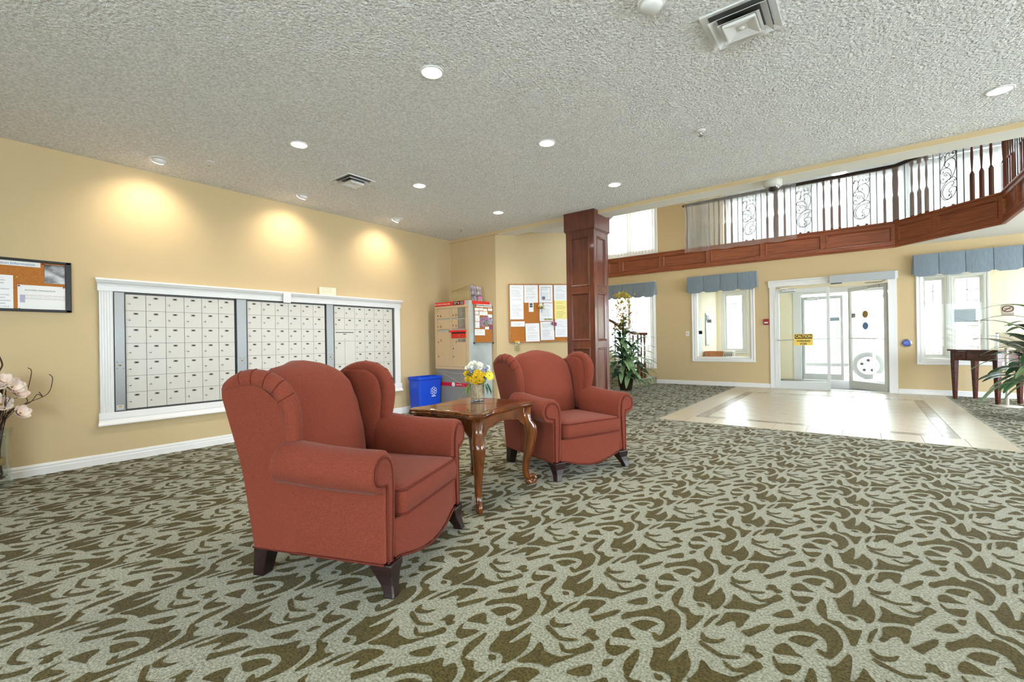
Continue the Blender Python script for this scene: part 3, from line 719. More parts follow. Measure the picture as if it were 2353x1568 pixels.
place_text(text_mesh('OVERHEAD', .068, mat('sign black', srgb(60,54,30)), bold=.0015, fit=(cw*.74,chh*.18)), 'lettering', Mx(-chh*.12), cs, world=False)
place_text(text_mesh('WORK', .068, mat('sign black', srgb(60,54,30)), bold=.0015, fit=(cw*.40,chh*.18)), 'lettering', Mx(-chh*.36), cs, world=False)

# valances
def valance(label, x0, x1, z0, z1, ntab, y=WY, flare=.02, dep=.115):
    t = thing('window_valance', label, 'valance', ((x0+x1)/2, y-.001, z0))
    hw = (x1-x0)/2; hh = z1-z0
    obj('mount_board', MB().box(-hw+.005, hw-.005, -dep+.004, 0, hh-.02, hh-.004), M_valance, t)
    w_ = 2*hw/ntab
    for k in range(ntab):
        a, b = -hw+k*w_, -hw+(k+1)*w_; c = min(.055, w_*.22); mb = MB(); n_ = 10; top = []; bot = []
        for i in range(n_+1):
            u = i/n_; xx = a+.004+(b-a-.008)*u; bow = .014*math.sin(math.pi*u)
            zb = 0
            if u*w_ < c: zb = c*(1-u*w_/c)*.75
            if (1-u)*w_ < c: zb = c*(1-(1-u)*w_/c)*.75
            top.append((xx, -dep-.002-bow*.3, hh)); bot.append((xx, -dep-flare-bow, zb))
        m_ = len(top); vs = top+bot+[(p[0], p[1]+.008, p[2]) for p in top]+[(p[0], p[1]+.008, p[2]) for p in bot]; fs = []
        for i in range(n_):
            fs += [(i, m_+i, m_+i+1, i+1), (2*m_+i, 2*m_+i+1, 3*m_+i+1, 3*m_+i), (i, i+1, 2*m_+i+1, 2*m_+i), (m_+i, 3*m_+i, 3*m_+i+1, m_+i+1)]
        fs += [(0, 2*m_, 3*m_, m_), (n_, m_+n_, 3*m_+n_, 2*m_+n_)]
        obj('tab', mb.add(vs, fs), M_valance, t, smooth=False)
        if k: obj('pleat_inset', MB().box(a-.02, a+.02, -dep+.008, -dep+.012, .03, hh-.01), M_valance, t)
    for s_, xx in ((-1,-hw),(1,hw)):
        mb = MB().add([(xx,-dep,hh),(xx,0,hh),(xx+s_*.03,0,.06),(xx+s_*.012,-dep-flare,.04),(xx-s_*.006,-dep,hh),(xx-s_*.006,0,hh),(xx+s_*.024,0,.06),(xx+s_*.006,-dep-flare,.04)],
                      [(0,1,2,3),(4,7,6,5),(0,4,5,1),(1,5,6,2),(2,6,7,3),(3,7,4,0)])
        obj('return', mb, M_valance, t)
    return t
valance('blue grey scalloped valance over the interior window beside the red fire alarm', -3.17, -1.745, 2.105, 2.49, 4)
valance('wide blue grey scalloped valance over the window behind the small console table', .77, 2.76, 2.105, 2.50, 6)
valance('blue grey scalloped valance over the bright window beside the stair', -5.32, -3.94, 2.10, 2.47, 5)
# sheer curtains
M_sheer = sheer('sheer curtain', (.92,.92,.90,1), .62, .5); M_drape = sheer('gathered drape', (.80,.78,.74,1), .97, .06)
def curtain(name, label, x0, x1, z0, z1, y, folds, amp=.025, m=None):
    vs = []; fs = []; n_ = folds*8
    for i in range(n_+1):
        u = i/n_; yy = y+amp*math.sin(u*folds*2*math.pi)+amp*.3*math.sin(u*folds*3.3*math.pi+1)
        vs += [(x0+(x1-x0)*u, yy, z0), (x0+(x1-x0)*u, y+(yy-y)*.5, z1)]
    for i in range(n_): fs.append((2*i, 2*i+2, 2*i+3, 2*i+1))
    return tag(obj(name, MB().add(vs, fs), m or M_sheer, smooth=True), label, 'curtain')
curtain('sheer_curtain', 'pale drape gathered at the wall side of the stair window', -4.27, -3.97, .36, 2.2, WY-.07, 5, m=M_drape)
curtain('sheer_curtain', 'wide white sheer curtain across the upper stair window', -5.32, -3.96, 3.20, 4.95, WY-.05, 17, .02, sheer('stair sheer', (.85,.83,.79,1), .93, .12))
M_hall = sheer('hall sheer', (.93,.93,.92,1), .975, .13)
for h_, s_ in zip(UWS, ('behind the bay by the stair wall', 'behind the middle bays', 'behind the angled bay', 'at the far end of the upper hall')):
    curtain('sheer_curtain', 'sheer white curtain across the upper hall window '+s_, h_[0]-.03, h_[1]+.03, 3.15, 5.27, UY-.08, 20, .018, M_hall)

# ------------------------------------------------------------------ stair beside the far window
M_steppile = mat('stair carpet', srgb(170,170,148), .95, spec=.1, col2=srgb(96,90,58), vscale=22, bump=.4, bscale=200, detail=2)
st = thing('carpeted_stair', 'carpeted bullnose stair rising beside the bright window behind the column', 'stair', (-4.6, 10.4, 0))
def step(name, pts, z0, z1):
    o = obj(name, MB().prism([(p[0]+4.6, p[1]-10.4) for p in pts], z0, z1-.02), M_steppile, st)
    cxx = sum(p[0] for p in pts)/len(pts); cyy = sum(p[1] for p in pts)/len(pts)
    obj('tread', MB().prism([(p[0]+(p[0]-cxx)*.015+4.6, p[1]+(p[1]-cyy)*.01-10.4) for p in pts], z1-.02, z1), M_carpet, st, bevel=.008)
arc = lambda cx_, cy_, r_, a0, a1, n_=9: [(cx_+r_*math.cos(math.radians(a0+(a1-a0)*k/n_)), cy_+r_*math.sin(math.radians(a0+(a1-a0)*k/n_))) for k in range(n_+1)]
step('riser', [(-5.9,WY-.03)]+[(-5.9,9.72)]+arc(-4.35,10.12,.40,-90,0)+[(-3.95,WY-.03)], 0, .165)
step('riser', [(-5.9,WY-.03),(-5.9,9.80)]+arc(-4.62,10.14,.34,-90,0)+[(-4.28,WY-.03)], .165, .33)
for k in range(4):
    xr = -4.56-.27*k; step('riser', [(-5.95,WY-.03),(-5.95,9.85),(xr,9.85),(xr,WY-.03)], .33+.165*k, .495+.165*k)
sb = thing('stair_balustrade', 'reddish brown stair rail with turned balusters by the potted plant', 'stair rail', (-4.1, 10.2, .165))
sbm = MB(); w = .024
sbm.box(-w,w,-w,w,0,.34); sbm.loft([rd(r, z) for r, z in ((.028,.34),(.016,.37),(.011,.40),(.02,.58),(.012,.80),(.018,.84),(.024,.86))]); sbm.box(-.018,.018,-.018,.018,.86,1.02)
SBM = mesh_of('baluster', sbm, M_cherry)
for k, (x, y, dz) in enumerate([(-4.02,10.34,0),(-4.06,10.24,0),(-4.10,10.14,0),(-4.18,10.06,0),(-4.42,10.02,.165),(-4.60,10.0,.28),(-4.80,9.98,.40)]):
    o = bpy.data.objects.new('baluster', SBM); COL.objects.link(o); o.parent = sb; o.location = (x+4.1, y-10.2, dz)
obj('handrail', MB().tube(smoothc([(.12,.18,1.035),(.02,.02,1.04),(-.10,-.14,1.06),(-.32,-.19,1.18),(-.5,-.21,1.30),(-.75,-.23,1.45)], 5), .032, 10), M_cherry, sb, smooth=True)

# ------------------------------------------------------------------ wall fittings on the far wall
t = thing('light_switch', 'small white switch plate between the stair window and the interior window', 'switch', (on_y(1580,767,WY)[0], WY-.001, 1.19))
obj('plate', MB().box(-.038,.038,-.006,0,-.058,.058), M_white, t, bevel=.002); obj('toggle', MB().box(-.006,.006,-.018,-.006,-.012,.012), M_dgrey, t, bevel=.002)
t = thing('fire_alarm_pull', 'red fire alarm pull station beside the entrance casing', 'fire alarm', (on_y(1761,740,WY)[0], WY-.001, 1.40))
obj('body', MB().box(-.048,.048,-.035,0,-.062,.062), mat('alarm red', srgb(150,22,30), .4), t, bevel=.004)
obj('pull_handle', MB().box(-.034,.034,-.05,-.035,-.03,.0), M_white, t, bevel=.004)
t = thing('push_plate', 'round chrome door opener button between the entrance and the console table', 'button', (on_y(2083,788,WY)[0], WY-.001, .93))
obj('rim', MB().lathe([(.078,0),(.078,-.012),(.068,-.018)], (0,0,0), 28, axis='y'), M_chrome, t, smooth=True)
obj('face', MB().lathe([(.064,-.017),(.05,-.02),(.01,-.021)], (0,0,0), 28, axis='y'), mat('blue button', srgb(70,84,150), .3, metal=.3), t, smooth=True)

# ------------------------------------------------------------------ vestibule things
p0, p1 = on_y(2302,703,VY-.001), on_y(2330,722,VY-.001)
t = thing('no_smoking_sign', 'small grey no smoking sign on the vestibule wall', 'sign', ((p0[0]+p1[0])/2, VY-.001, (p0[2]+p1[2])/2))
hw, hh = (p1[0]-p0[0])/2, abs(p0[2]-p1[2])/2+.02
obj('plate', MB().box(-hw,hw,-.006,0,-hh,hh), mat('sign grey', srgb(190,178,170), .5), t)
rg_ = [(math.cos(a)*.078, -.007, .022+math.sin(a)*.06) for a in [2*math.pi*k/28 for k in range(28)]]
M_brown = mat('sign brown', srgb(96,52,44), .5)
obj('prohibition_ring', MB().tube(rg_, .008, 6, closed=True).tube([(-.052,-.007,-.02),(.052,-.007,.064)], .006, 6), M_brown, t)
obj('cigarette', MB().box(-.05,.04,-.0085,-.0065,.016,.028), M_brown, t)
place_text(text_mesh('NO SMOKING', .04, M_brown, fit=(hw*1.8,.022)), 'lettering', frame((0,-.0065,-hh+.022), (1,0,0), (0,0,1)), t, world=False)
p0, p1 = on_y(2192,712,VY-.06), on_y(2242,740,VY-.06)
t = thing('hanging_notice', 'grey notice board with white edge hanging before the vestibule window', 'sign', ((p0[0]+p1[0])/2, VY-.06, (p0[2]+p1[2])/2))
hw, hh = (p1[0]-p0[0])/2, abs(p0[2]-p1[2])/2
obj('board', MB().box(-hw,hw,-.012,0,-hh,hh), mat('notice grey', srgb(120,130,138), .5), t)
obj('white_edge', MB().box(hw,hw+.02,-.014,.002,-hh,hh+.02).box(-hw,hw,-.014,.002,hh,hh+.02), M_white, t)
obj('crest', MB().add([(-.05,-.0125,.07),(.05,-.0125,.07),(0,-.0125,.11)], [(0,1,2)]).box(-.1,.1,-.0128,-.0122,.035,.05), M_dgrey, t)
obj('cord', MB().tube([(-hw*.8,-.005,hh),(0,-.005,.42),(hw*.8,-.005,hh)], .004, 5), M_dgrey, t)
# papers on the left vestibule wall, bench and intercom
t = thing('intercom_panel', 'tall narrow grey intercom panel on the vestibule side wall', 'intercom', (-3.138, 12.35, 1.30))
obj('plate', MB().box(0,.02,-.16,.16,-.42,.42), M_greymetal, t, bevel=.003); obj('directory', MB().box(.02,.024,-.12,.12,-.38,.18), M_paper, t)
obj('speaker', MB().box(.02,.03,-.12,.12,.22,.38), M_dgrey, t, bevel=.003); obj('handset', MB().box(.02,.09,.10,.24,.18,.26), M_greymetal, t, bevel=.01)
for k, (y, z, a, b, s) in enumerate([(11.75,1.38,.15,.2,'beside the intercom'),(11.75,.98,.22,.28,'low on the vestibule side wall')]):
    o = obj('wall_notice_sheet', MB().box(0,.002,-a,a,-b,b), M_paper); o.location = (-3.138, y, z); tag(o, 'white paper sheet taped '+s, 'paper')
t = thing('low_cabinet', 'low pine cabinet with a pale vent grille in the vestibule', 'cabinet', (-2.80, 12.05, 0))
M_pine = mat('orange pine', srgb(196,130,84), .5, col2=srgb(160,96,58), vscale=10, stretch=(6,6,.6))
obj('carcass', MB().box(-.30,.14,-.14,.16,0,.75), M_pine, t, bevel=.006)
for k in range(3): obj('front_board', MB().box(-.295+k*.145,-.155+k*.145,-.152,-.14,.03,.73), M_pine, t, bevel=.003)
gb = obj('vent_box', MB().box(.14,.36,-.14,.14,.0,.75), mat('pale vent grille', srgb(205,200,190), .5), t, bevel=.01)
for k in range(4): obj('grille_slot', MB().box(.175+k*.045,.19+k*.045,-.143,-.139,.62,.70), M_dgrey, gb)

# ------------------------------------------------------------------ outside
M_car = mat('car paint pale rose', srgb(244,232,232), .25, coat=.5)
wc = on_z(1995, 868, -.01)
car = thing('parked_car', 'pale parked car whose wheel shows through the open glass door', 'car', (wc[0], 15.2, -.01))
prof = [(-3.55,.30),(-3.6,.55),(-3.5,.80),(-2.75,.93),(-2.1,1.38),(-.75,1.42),(.15,.98),(.72,.88),(.80,.60),(.76,.30)]
arch = lambda cx_: [(cx_+.36*math.cos(math.radians(a)), .33+.36*math.sin(math.radians(a))) for a in range(0, 181, 15)]
out = prof+[(p[0], max(p[1],.30)) for p in arch(0)]+[(-2.25,.30)]+[(p[0]-2.65, max(p[1],.30)) for p in arch(0)]
obj('body', MB().extr(out, -.72, .86, 'y'), M_car, car, bevel=.02)
tyre = MB().lathe([(.20,-.10),(.30,-.11),(.335,-.08),(.335,.08),(.30,.11),(.20,.10)], (0,0,0), 32, axis='y')
M_tyre = mat('tyre', srgb(140,140,142), .8); M_rim = mat('wheel trim', srgb(220,222,226), .3, metal=.3)  # tyre grey lightened to carry the haze of the door glass
for x in (0, -2.65):
    o = obj('wheel', tyre, M_tyre, car, smooth=True); o.location = (x, -.66, .335)
    obj('wheel_trim', MB().lathe([(.225,-.105),(.215,-.118),(.06,-.125),(.03,-.135)], (0,0,0), 32, axis='y'), M_rim, o, smooth=True)
    for k in range(5):
        a = 2*math.pi*k/5+.3; obj('trim_hole', MB().lathe([(.034,-.118),(.034,-.127)], (.135*math.cos(a),0,.135*math.sin(a)), 12, axis='y'), M_dgrey, o)
obj('side_window', MB().add([(-2.55,-.725,.98),(-.35,-.725,1.0),(-.80,-.725,1.34),(-2.05,-.725,1.31)], [(0,1,2,3)]), mat('car glass', srgb(200,206,210), .1), car)
obj('sill', MB().box(-2.25,-.40,-.735,-.70,.30,.38), M_tyre, car)
# stone pier and siding post under the porch roof
PX0 = on_y(2226,760,16.0)[0]
t = thing('porch_pier', 'grey stone porch pier with cream post seen through the vestibule window', 'pillar', (PX0+.45, 16.0, -.01))
M_stone = mat('split stone', srgb(150,146,140), .9, col2=srgb(112,108,104), vscale=9, bump=.3, bscale=40)
rs = random.Random(3); z = 0
while z < 1.16:
    hgt = rs.choice((.10,.13,.16)); x = -.45
    while x < .44:
        wd_ = min(rs.choice((.16,.22,.30)), .45-x); d_ = rs.uniform(0,.02)
        if .45-(x+wd_) < .08: wd_ = .45-x
        obj('stone', MB().box(x+.004,x+wd_-.004,-.02-d_,.40,z+.004,z+hgt-.004), M_stone, t); x += wd_
    z += hgt
zt = z
obj('cap_stone', MB().box(-.50,.50,-.08,.45,zt,zt+.07), M_stone, t, bevel=.01)
obj('post', MB().box(-.30,.40,.02,.36,zt+.07,3.4), mat('cream siding', srgb(226,208,160), .7), t)
for k in range(11): obj('siding_board', MB().box(-.31,.41,.004,.02,zt+.07+k*.19,zt+.07+k*.19+.175), mat('cream siding', srgb(226,208,160)), t)
t = thing('porch_beam', 'grey green porch beam outside above the vestibule windows', 'beam', (4.4, 15.3, 2.55))
for k, (z_, hgt) in enumerate(((0,.10),(.13,.07),(.23,.12))): obj('fascia_board', MB().box(-3.6,3,-.02*k,.3,z_,z_+hgt), mat('porch green grey', srgb(150,164,164), .7), t)
t = thing('folded_parasol', 'grey furled parasol standing outside the vestibule window', 'parasol', (on_y(2131,800,15.0)[0], 15.0, -.01))
obj('canopy', MB().lathe([(.02,2.0),(.08,1.6),(.14,1.1),(.17,.75),(.15,.72)], n=10), mat('parasol grey', srgb(178,178,176), .8), t)
obj('pole', MB().lathe([(.02,0),(.02,2.1)], n=10), M_greymetal, t); obj('base', MB().lathe([(.2,0),(.2,.06),(.05,.09)], n=20), M_greymetal, t)
t = thing('ramp_railing', 'thin grey ramp railing outside the small vestibule window', 'railing', (-6.4, 14.9, -.01))
for z_ in (1.28, .82): obj('rail', MB().tube([(-1.2,0,z_),(1.8,0,z_)], .022, 8), M_greymetal, t, smooth=True)
obj('brace', MB().tube([(-.2,0,.2),(.9,0,.98)], .016, 8), M_greymetal, t, smooth=True)
for x in (-1.2,.3,1.8): obj('post', MB().tube([(x,0,0),(x,0,1.28)], .022, 8), M_greymetal, t, smooth=True)
def leafy(name, label, loc, n_, R_, hh_, cols, ls=.05, seed=1):
    r_ = random.Random(seed); t_ = thing(name, label, 'plant', loc)
    obj('planter', MB().lathe([(.14,0),(.19,.26),(.20,.28),(.17,.28),(.16,.24)], n=20), mat('clay pot', srgb(150,140,130), .8), t_, smooth=True)
    for ci, c_ in enumerate(cols):
        mb = MB()
        for k in range(n_//len(cols)):
            a = r_.uniform(0,6.28); rr = R_*math.sqrt(r_.random()); zz = .28+r_.uniform(.02,hh_)*(1-.5*(rr/R_)**2)
            c = Vector((rr*math.cos(a), rr*math.sin(a), zz)); u = Vector((r_.uniform(-1,1),r_.uniform(-1,1),r_.uniform(-.3,1))).normalized(); v_ = u.orthogonal().normalized()
            s_ = ls*r_.uniform(.6,1.2); mb.add([c-u*s_, c+v_*s_*.45, c+u*s_, c-v_*s_*.45], [(0,1,2,3)])
        obj('foliage' if ci == 0 else 'blossom', mb, c_, t_)
    return t_
M_leaf = mat('leaf green', srgb(58,92,48), .5, col2=srgb(36,64,32), vscale=6); M_redfl = mat('red petals', srgb(176,52,66), .6)
leafy('flower_planter', 'planter of red flowers outside the vestibule window', (on_y(2160,808,15.3)[0], 15.3, -.01), 240, .34, .4, [M_leaf, M_redfl], .06, 4)

# ------------------------------------------------------------------ console table, sanitiser stand
ct = thing('console_table', 'small dark cherry console table with two drawers below the wide valance', 'table', (1.575, 10.33, 0), math.radians(-52))
M_mahog = mat('mahogany', srgb(88,34,26), .25, col2=srgb(52,18,16), vscale=6, stretch=(1,6,6), coat=.4)
def taper(cx_, cy_, w0, w1, z0, z1): return MB().loft([[(cx_-w_,cy_-w_,z_),(cx_+w_,cy_-w_,z_),(cx_+w_,cy_+w_,z_),(cx_-w_,cy_+w_,z_)] for w_, z_ in ((w1,z0),(w1*1.02,z0+.03),(w0,z1))])
for sx in (-1,1):
    for sy in (-1,1):
        obj('leg', taper(sx*.33, sy*.17, .036, .02, 0, .64), M_mahog, ct); obj('corner_block', MB().box(sx*.33-.036,sx*.33+.036,sy*.17-.036,sy*.17+.036,.64,.80), M_mahog, ct, bevel=.003)
        for k in range(3): obj('flute', MB().tube([(sx*.33-.02+k*.02,sy*.17-sy*-.036*1,.66),(sx*.33-.02+k*.02,sy*.17+sy*.036,.78)], .005, 6), M_mahog, ct)
obj('apron', MB().box(-.30,.30,-.19,-.17,.645,.795).box(-.30,.30,.17,.19,.645,.795).box(-.355,-.335,-.14,.14,.645,.795).box(.335,.355,-.14,.14,.645,.795), M_mahog, ct)
for a, b in ((-.29,-.12),(-.09,.29)):
    dr = obj('drawer_front', MB().box(a,b,-.204,-.19,.665,.78), M_mahog, ct, bevel=.004); obj('knob', MB().ball(((a+b)/2,-.212,.722), .012), M_black, dr, smooth=True)
obj('top', MB().box(-.40,.40,-.235,.235,.80,.825), M_mahog, ct, bevel=.008)
hs = thing('sanitiser_stand', 'white dispenser box on a slim metal pole with round foot beside the console table', 'dispenser', (1.70, 9.72, 0))
obj('foot', MB().lathe([(.16,0),(.16,.008),(.03,.02)], n=28), mat('stand enamel', srgb(214,208,200), .35), hs, smooth=True)
obj('pole', MB().lathe([(.02,.01),(.02,.86)], n=14), mat('stand enamel', srgb(214,208,200)), hs, smooth=True)
obj('box', MB().box(-.09,.17,-.08,.08,.86,1.07), mat('dispenser beige', srgb(196,184,160), .5), hs, bevel=.012); obj('end_plate', MB().box(-.115,-.088,-.085,.085,.85,1.08), M_white, hs, bevel=.006)
# ------------------------------------------------------------------ mailbox wall
X0 = WX+.0015
fr = thing('mailbox_surround', 'white fluted frame around the wall of mailboxes', 'frame', (X0, 2.72, .355))
crown = [(0,1.598),(.028,1.598),(.030,1.640),(.026,1.646),(.032,1.662),(.050,1.676),(.058,1.690),(.066,1.694),(.066,1.712),(0,1.712)]
sillp = [(0,.355),(.056,.355),(.056,.366),(.044,.378),(.036,.392),(.030,.404),(.034,.412),(.030,.470),(0,.470)]
def prof_y(name, pr_, y0, y1, ov, parent):
    mb = MB(); mb.loft([[(X0+a, y0-ov*a, z) for a, z in pr_], [(X0+a, y1+ov*a, z) for a, z in pr_]])
    return obj(name, mb, M_white, parent, world=True)
prof_y('header', crown, 1.0, 4.425, .45, fr); prof_y('sill', sillp, 1.0, 4.425, .4, fr)
def pilaster(y0, y1, flutes):
    pts = [(X0, y0), (X0+.026, y0)]
    if flutes:
        w_ = (y1-y0)/5
        for k in range(5):
            a = y0+k*w_; pts += [(X0+.026, a+.003), (X0+.019, a+w_*.3), (X0+.019, a+w_*.7), (X0+.026, a+w_-.003)]
    pts += [(X0+.026, y1), (X0, y1)]
    return obj('pilaster', MB().prism(pts, .47, 1.598), M_white, fr, world=True)
pilaster(.999, 1.097, True); pilaster(4.325, 4.422, False)
obj('backing', MB().box(X0, X0+.003, 1.097, 4.325, .47, 1.598), M_black, fr, world=True)
DW_, DH_ = .1578, .1558
door_me = mesh_of('mailbox_door', MB().box(0,.010,.002,DW_-.002,.0015,DH_-.0015), M_mailbox)
M_plate = mat('number plate', srgb(96,94,86), .5); M_num = mat('plate numerals', srgb(40,38,34), .6); M_dot = mat('plate ends', srgb(170,168,158), .5)
plate_me = mesh_of('number_plate', MB().box(.010,.0115,.060,.098,.119,.136).box(.0112,.0119,.069,.089,.1215,.1335,1).box(.0112,.0118,.062,.0675,.124,.131,2).box(.0112,.0118,.0905,.096,.124,.131,2), [M_plate, M_num, M_dot])
lock_me = mesh_of('lock', MB().lathe([(.0095,.010),(.0095,.015),(.0075,.018)], (0,.026,.072), 14, axis='x').box(.015,.019,.031,.037,.060,.066,1), [M_chrome, M_dgrey], True)
def child(me, name, parent, loc):
    o = bpy.data.objects.new(name, me); COL.objects.link(o); o.parent = parent; o.location = loc; return o
def mailpanel(label, ystrip0, ystrip1, y0, special=False, yend=None):
    t = thing('mailbox_bank', label, 'mailboxes', (X0+.004, y0, .487))
    obj('carcass', MB().box(0,.004,ystrip0-y0,(yend or y0+6*DW_)-y0+.001,-.012,1.108), M_dgrey, t)
    obj('lock_strip', MB().box(.004,.024,ystrip0-y0+.004,ystrip1-y0,-.010,1.105), M_greymetal, t, bevel=.002)
    obj('edge_bead', MB().box(.004,.03,ystrip1-y0,ystrip1-y0+.006,-.010,1.105), M_dgrey, t)
    cy_ = (ystrip0+ystrip1)/2-y0
    for a, b in ((-.022,-.03),(.022,-.03),(-.022,.03),(.022,.03)): obj('bolt', MB().lathe([(.006,.024),(.005,.028)], (0,cy_+a,.42+b), 10, axis='x'), M_chrome, t, smooth=True)
    obj('master_lock', MB().lathe([(.011,.024),(.010,.030)], (0,cy_,.42), 14, axis='x'), M_brass, t, smooth=True)
    for c in range(6):
        for r in range(7):
            z_ = (6-r)*DH_
            if special and c < 2 and r >= 2: continue
            d = child(door_me, 'mailbox_door', t, (.004, c*DW_, z_)); child(plate_me, 'number_plate', d, (0,0,0)); child(lock_me, 'lock', d, (0,0,0))
    if special:
        d = obj('mail_slot_door', MB().box(.004,.014,.002,2*DW_-.002,4*DH_+.0015,5*DH_-.0015), M_mailbox, t)
        obj('slot', MB().box(.0142,.0150,.022,2*DW_-.022,4*DH_+.112,4*DH_+.122), M_black, d); obj('slot_label', MB().box(.0142,.0146,.135,.18,4*DH_+.09,4*DH_+.10), M_num, d)
        obj('lock', MB().lathe([(.010,.014),(.008,.021)], (0,DW_,4*DH_+.025), 14, axis='x'), M_chrome, d, smooth=True)
        for rr in (2, 0):
            for c in range(2):
                d = obj('parcel_door', MB().box(.004,.014,c*DW_+.002,(c+1)*DW_-.002,rr*DH_+.0015,(rr+2)*DH_-.0015), M_mailbox, t)
                if c == 0: o = child(plate_me, 'number_plate', d, (.004,0,(rr+1)*DH_)); child(lock_me, 'lock', d, (.004,0,(rr+1)*DH_))
    return t
mp = mailpanel('grid of grey mailbox doors nearest the black framed cork board', 1.101, 1.180, 1.187)
obj('maker_sticker', MB().box(.0242,.0248,-.075,-.022,.0,.045).box(.0248,.0251,-.06,-.036,.024,.038,1), [mat('sticker silver', srgb(180,184,190), .5), mat('sticker orange', srgb(206,140,50), .5)], mp)
mailpanel('middle grid of grey mailbox doors, partly behind the armchair back', 2.15, 2.256, 2.263)
mailpanel('grid of mailbox doors with a wide black mail slot and tall parcel doors', 3.225, 3.328, 3.336, True, 4.318)
# two cards left on the frame
def textpaper(name, col, ink, lines=18, scale=1.0, seed=0.0, vert='Z', horiz='Y'):
    """white sheet with rows of unreadable small print: a flat print in the material"""
    m = bpy.data.materials.new(name); m.use_nodes = True; nt = m.node_tree; N = nt.nodes; L = nt.links; b = N['Principled BSDF']; b.inputs['Roughness'].default_value = .8
    tc = N.new('ShaderNodeTexCoord'); sp = N.new('ShaderNodeSeparateXYZ'); L.new(tc.outputs['Generated'], sp.inputs[0])
    def M(op, a, b_=None, c=None):
        n_ = N.new('ShaderNodeMath'); n_.operation = op
        for i, v in enumerate((a, b_, c)):
            if v is None: continue
            if isinstance(v, (int, float)): n_.inputs[i].default_value = v
            else: L.new(v, n_.inputs[i])
        return n_.outputs[0]
    U = sp.outputs[horiz]; V = sp.outputs[vert]
    row = M('FLOOR', M('MULTIPLY', V, lines)); fr_ = M('FRACT', M('MULTIPLY', V, lines))
    band = M('LESS_THAN', fr_, .45)
    wn = N.new('ShaderNodeTexWhiteNoise'); wn.noise_dimensions = '1D'; L.new(M('ADD', row, seed), wn.inputs['W'])
    cb_ = N.new('ShaderNodeCombineXYZ'); L.new(M('MULTIPLY', U, 38), cb_.inputs[0]); L.new(M('MULTIPLY', row, 3.7), cb_.inputs[1]); cb_.inputs[2].default_value = seed
    nz = N.new('ShaderNodeTexNoise'); nz.inputs['Scale'].default_value = 1.0; L.new(cb_.outputs[0], nz.inputs['Vector'])
    word = M('GREATER_THAN', nz.outputs['Fac'], .42)
    inx = M('MULTIPLY', M('GREATER_THAN', U, .12), M('LESS_THAN', U, M('ADD', .5, M('MULTIPLY', wn.outputs['Value'], .4))))
    iny = M('MULTIPLY', M('GREATER_THAN', V, .07), M('LESS_THAN', V, .93))
    keep = M('GREATER_THAN', wn.outputs['Value'], .18)
    fac = M('MULTIPLY', M('MULTIPLY', M('MULTIPLY', band, word), M('MULTIPLY', inx, iny)), M('MULTIPLY', keep, .36))
    mx_ = N.new('ShaderNodeMix'); mx_.data_type = 'RGBA'; mx_.inputs[6].default_value = col; mx_.inputs[7].default_value = ink
    L.new(fac, mx_.inputs[0]); L.new(mx_.outputs[2], b.inputs['Base Color']); return m
INK = srgb(70,74,88)
M_print = [textpaper('printed sheet %d' % k, srgb(238,239,242), INK, 16+3*k, seed=k*7.3) for k in range(5)]
M_yprint = textpaper('yellow printed sheet', srgb(240,226,140), INK, 13, seed=50)
def slab_on_x(name, label, y, z, w_, h_, x, m, cat='paper', rot=0, th=.002):
    o = obj(name, MB().box(0,th,-w_/2,w_/2,-h_/2,h_/2), m); o.location = (x, y, z); o.rotation_euler = (rot,0,0); return tag(o, label, cat)
slab_on_x('notice_card', 'small cream card propped on top of the mailbox frame', 3.25, 1.765, .235, .098, X0+.03, textpaper('cream card', srgb(236,226,200), INK, 8, seed=3), rot=.02)
slab_on_x('notice_card', 'small white card taped over the mailbox frame header', 2.70, 1.64, .088, .118, X0+.068, textpaper('white card', srgb(240,240,240), INK, 9, seed=5), rot=-.03)

# ------------------------------------------------------------------ black framed cork board on the left wall
bx = X0+.0
bb = thing('framed_cork_board', 'cork board in a black frame hung above the twig vase', 'notice board', (bx, .25, 1.60))
by0, by1, bz0, bz1 = -.30, .815, 1.385, 1.825
obj('cork', MB().box(bx,bx+.012,by0+.02,by1-.03,bz0+.02,bz1-.02), M_cork, bb, world=True)
obj('frame_rail', MB().box(bx,bx+.026,by0,by1,bz0,bz0+.022), M_black, bb, world=True, bevel=.003); obj('frame_rail', MB().box(bx,bx+.026,by0,by1,bz1-.022,bz1), M_black, bb, world=True, bevel=.003)
obj('frame_stile', MB().prism([(bx,by1-.034),(bx+.026,by1-.034),(bx+.026,by1+.004),(bx,by1+.004)], bz0, bz1), M_black, bb, world=True, bevel=.004); obj('frame_stile', MB().box(bx,bx+.026,by0,by0+.034,bz0,bz1), M_black, bb, world=True)
px = bx+.0125
def pin(y, z, m, label):
    o = obj('push_pin', MB().lathe([(.003,0),(.003,.008),(.006,.010),(.006,.016)], (0,0,0), 10, axis='x'), m, smooth=True); o.location = (px+.002, y, z); tag(o, label, 'push pin')
def sheet_px(name, label, c0, c1, x, m):
    a, b = on_x(*c0, x), on_x(*c1, x); return slab_on_x(name, label, (a[1]+b[1])/2, (a[2]+b[2])/2, abs(b[1]-a[1]), abs(a[2]-b[2]), x, m)
M_blueink = textpaper('title strip', srgb(240,242,244), srgb(90,120,170), 3, seed=9)
ba = slab_on_x('title_strip', 'white title strip with blue lettering across the top of the black framed board', .35, 1.782, .56, .040, px, M_paper)
place_text(text_mesh('Rehabilitation Information', .03, mat('blue ink', srgb(90,120,170))), 'lettering', frame((.0025,.09,-.002), (0,1,0), (0,0,1)), ba, world=False)
M_photo = mat('colour photograph', srgb(196,198,206), .3, col2=srgb(60,56,62), vscale=9, stretch=(1,1,2), detail=3)
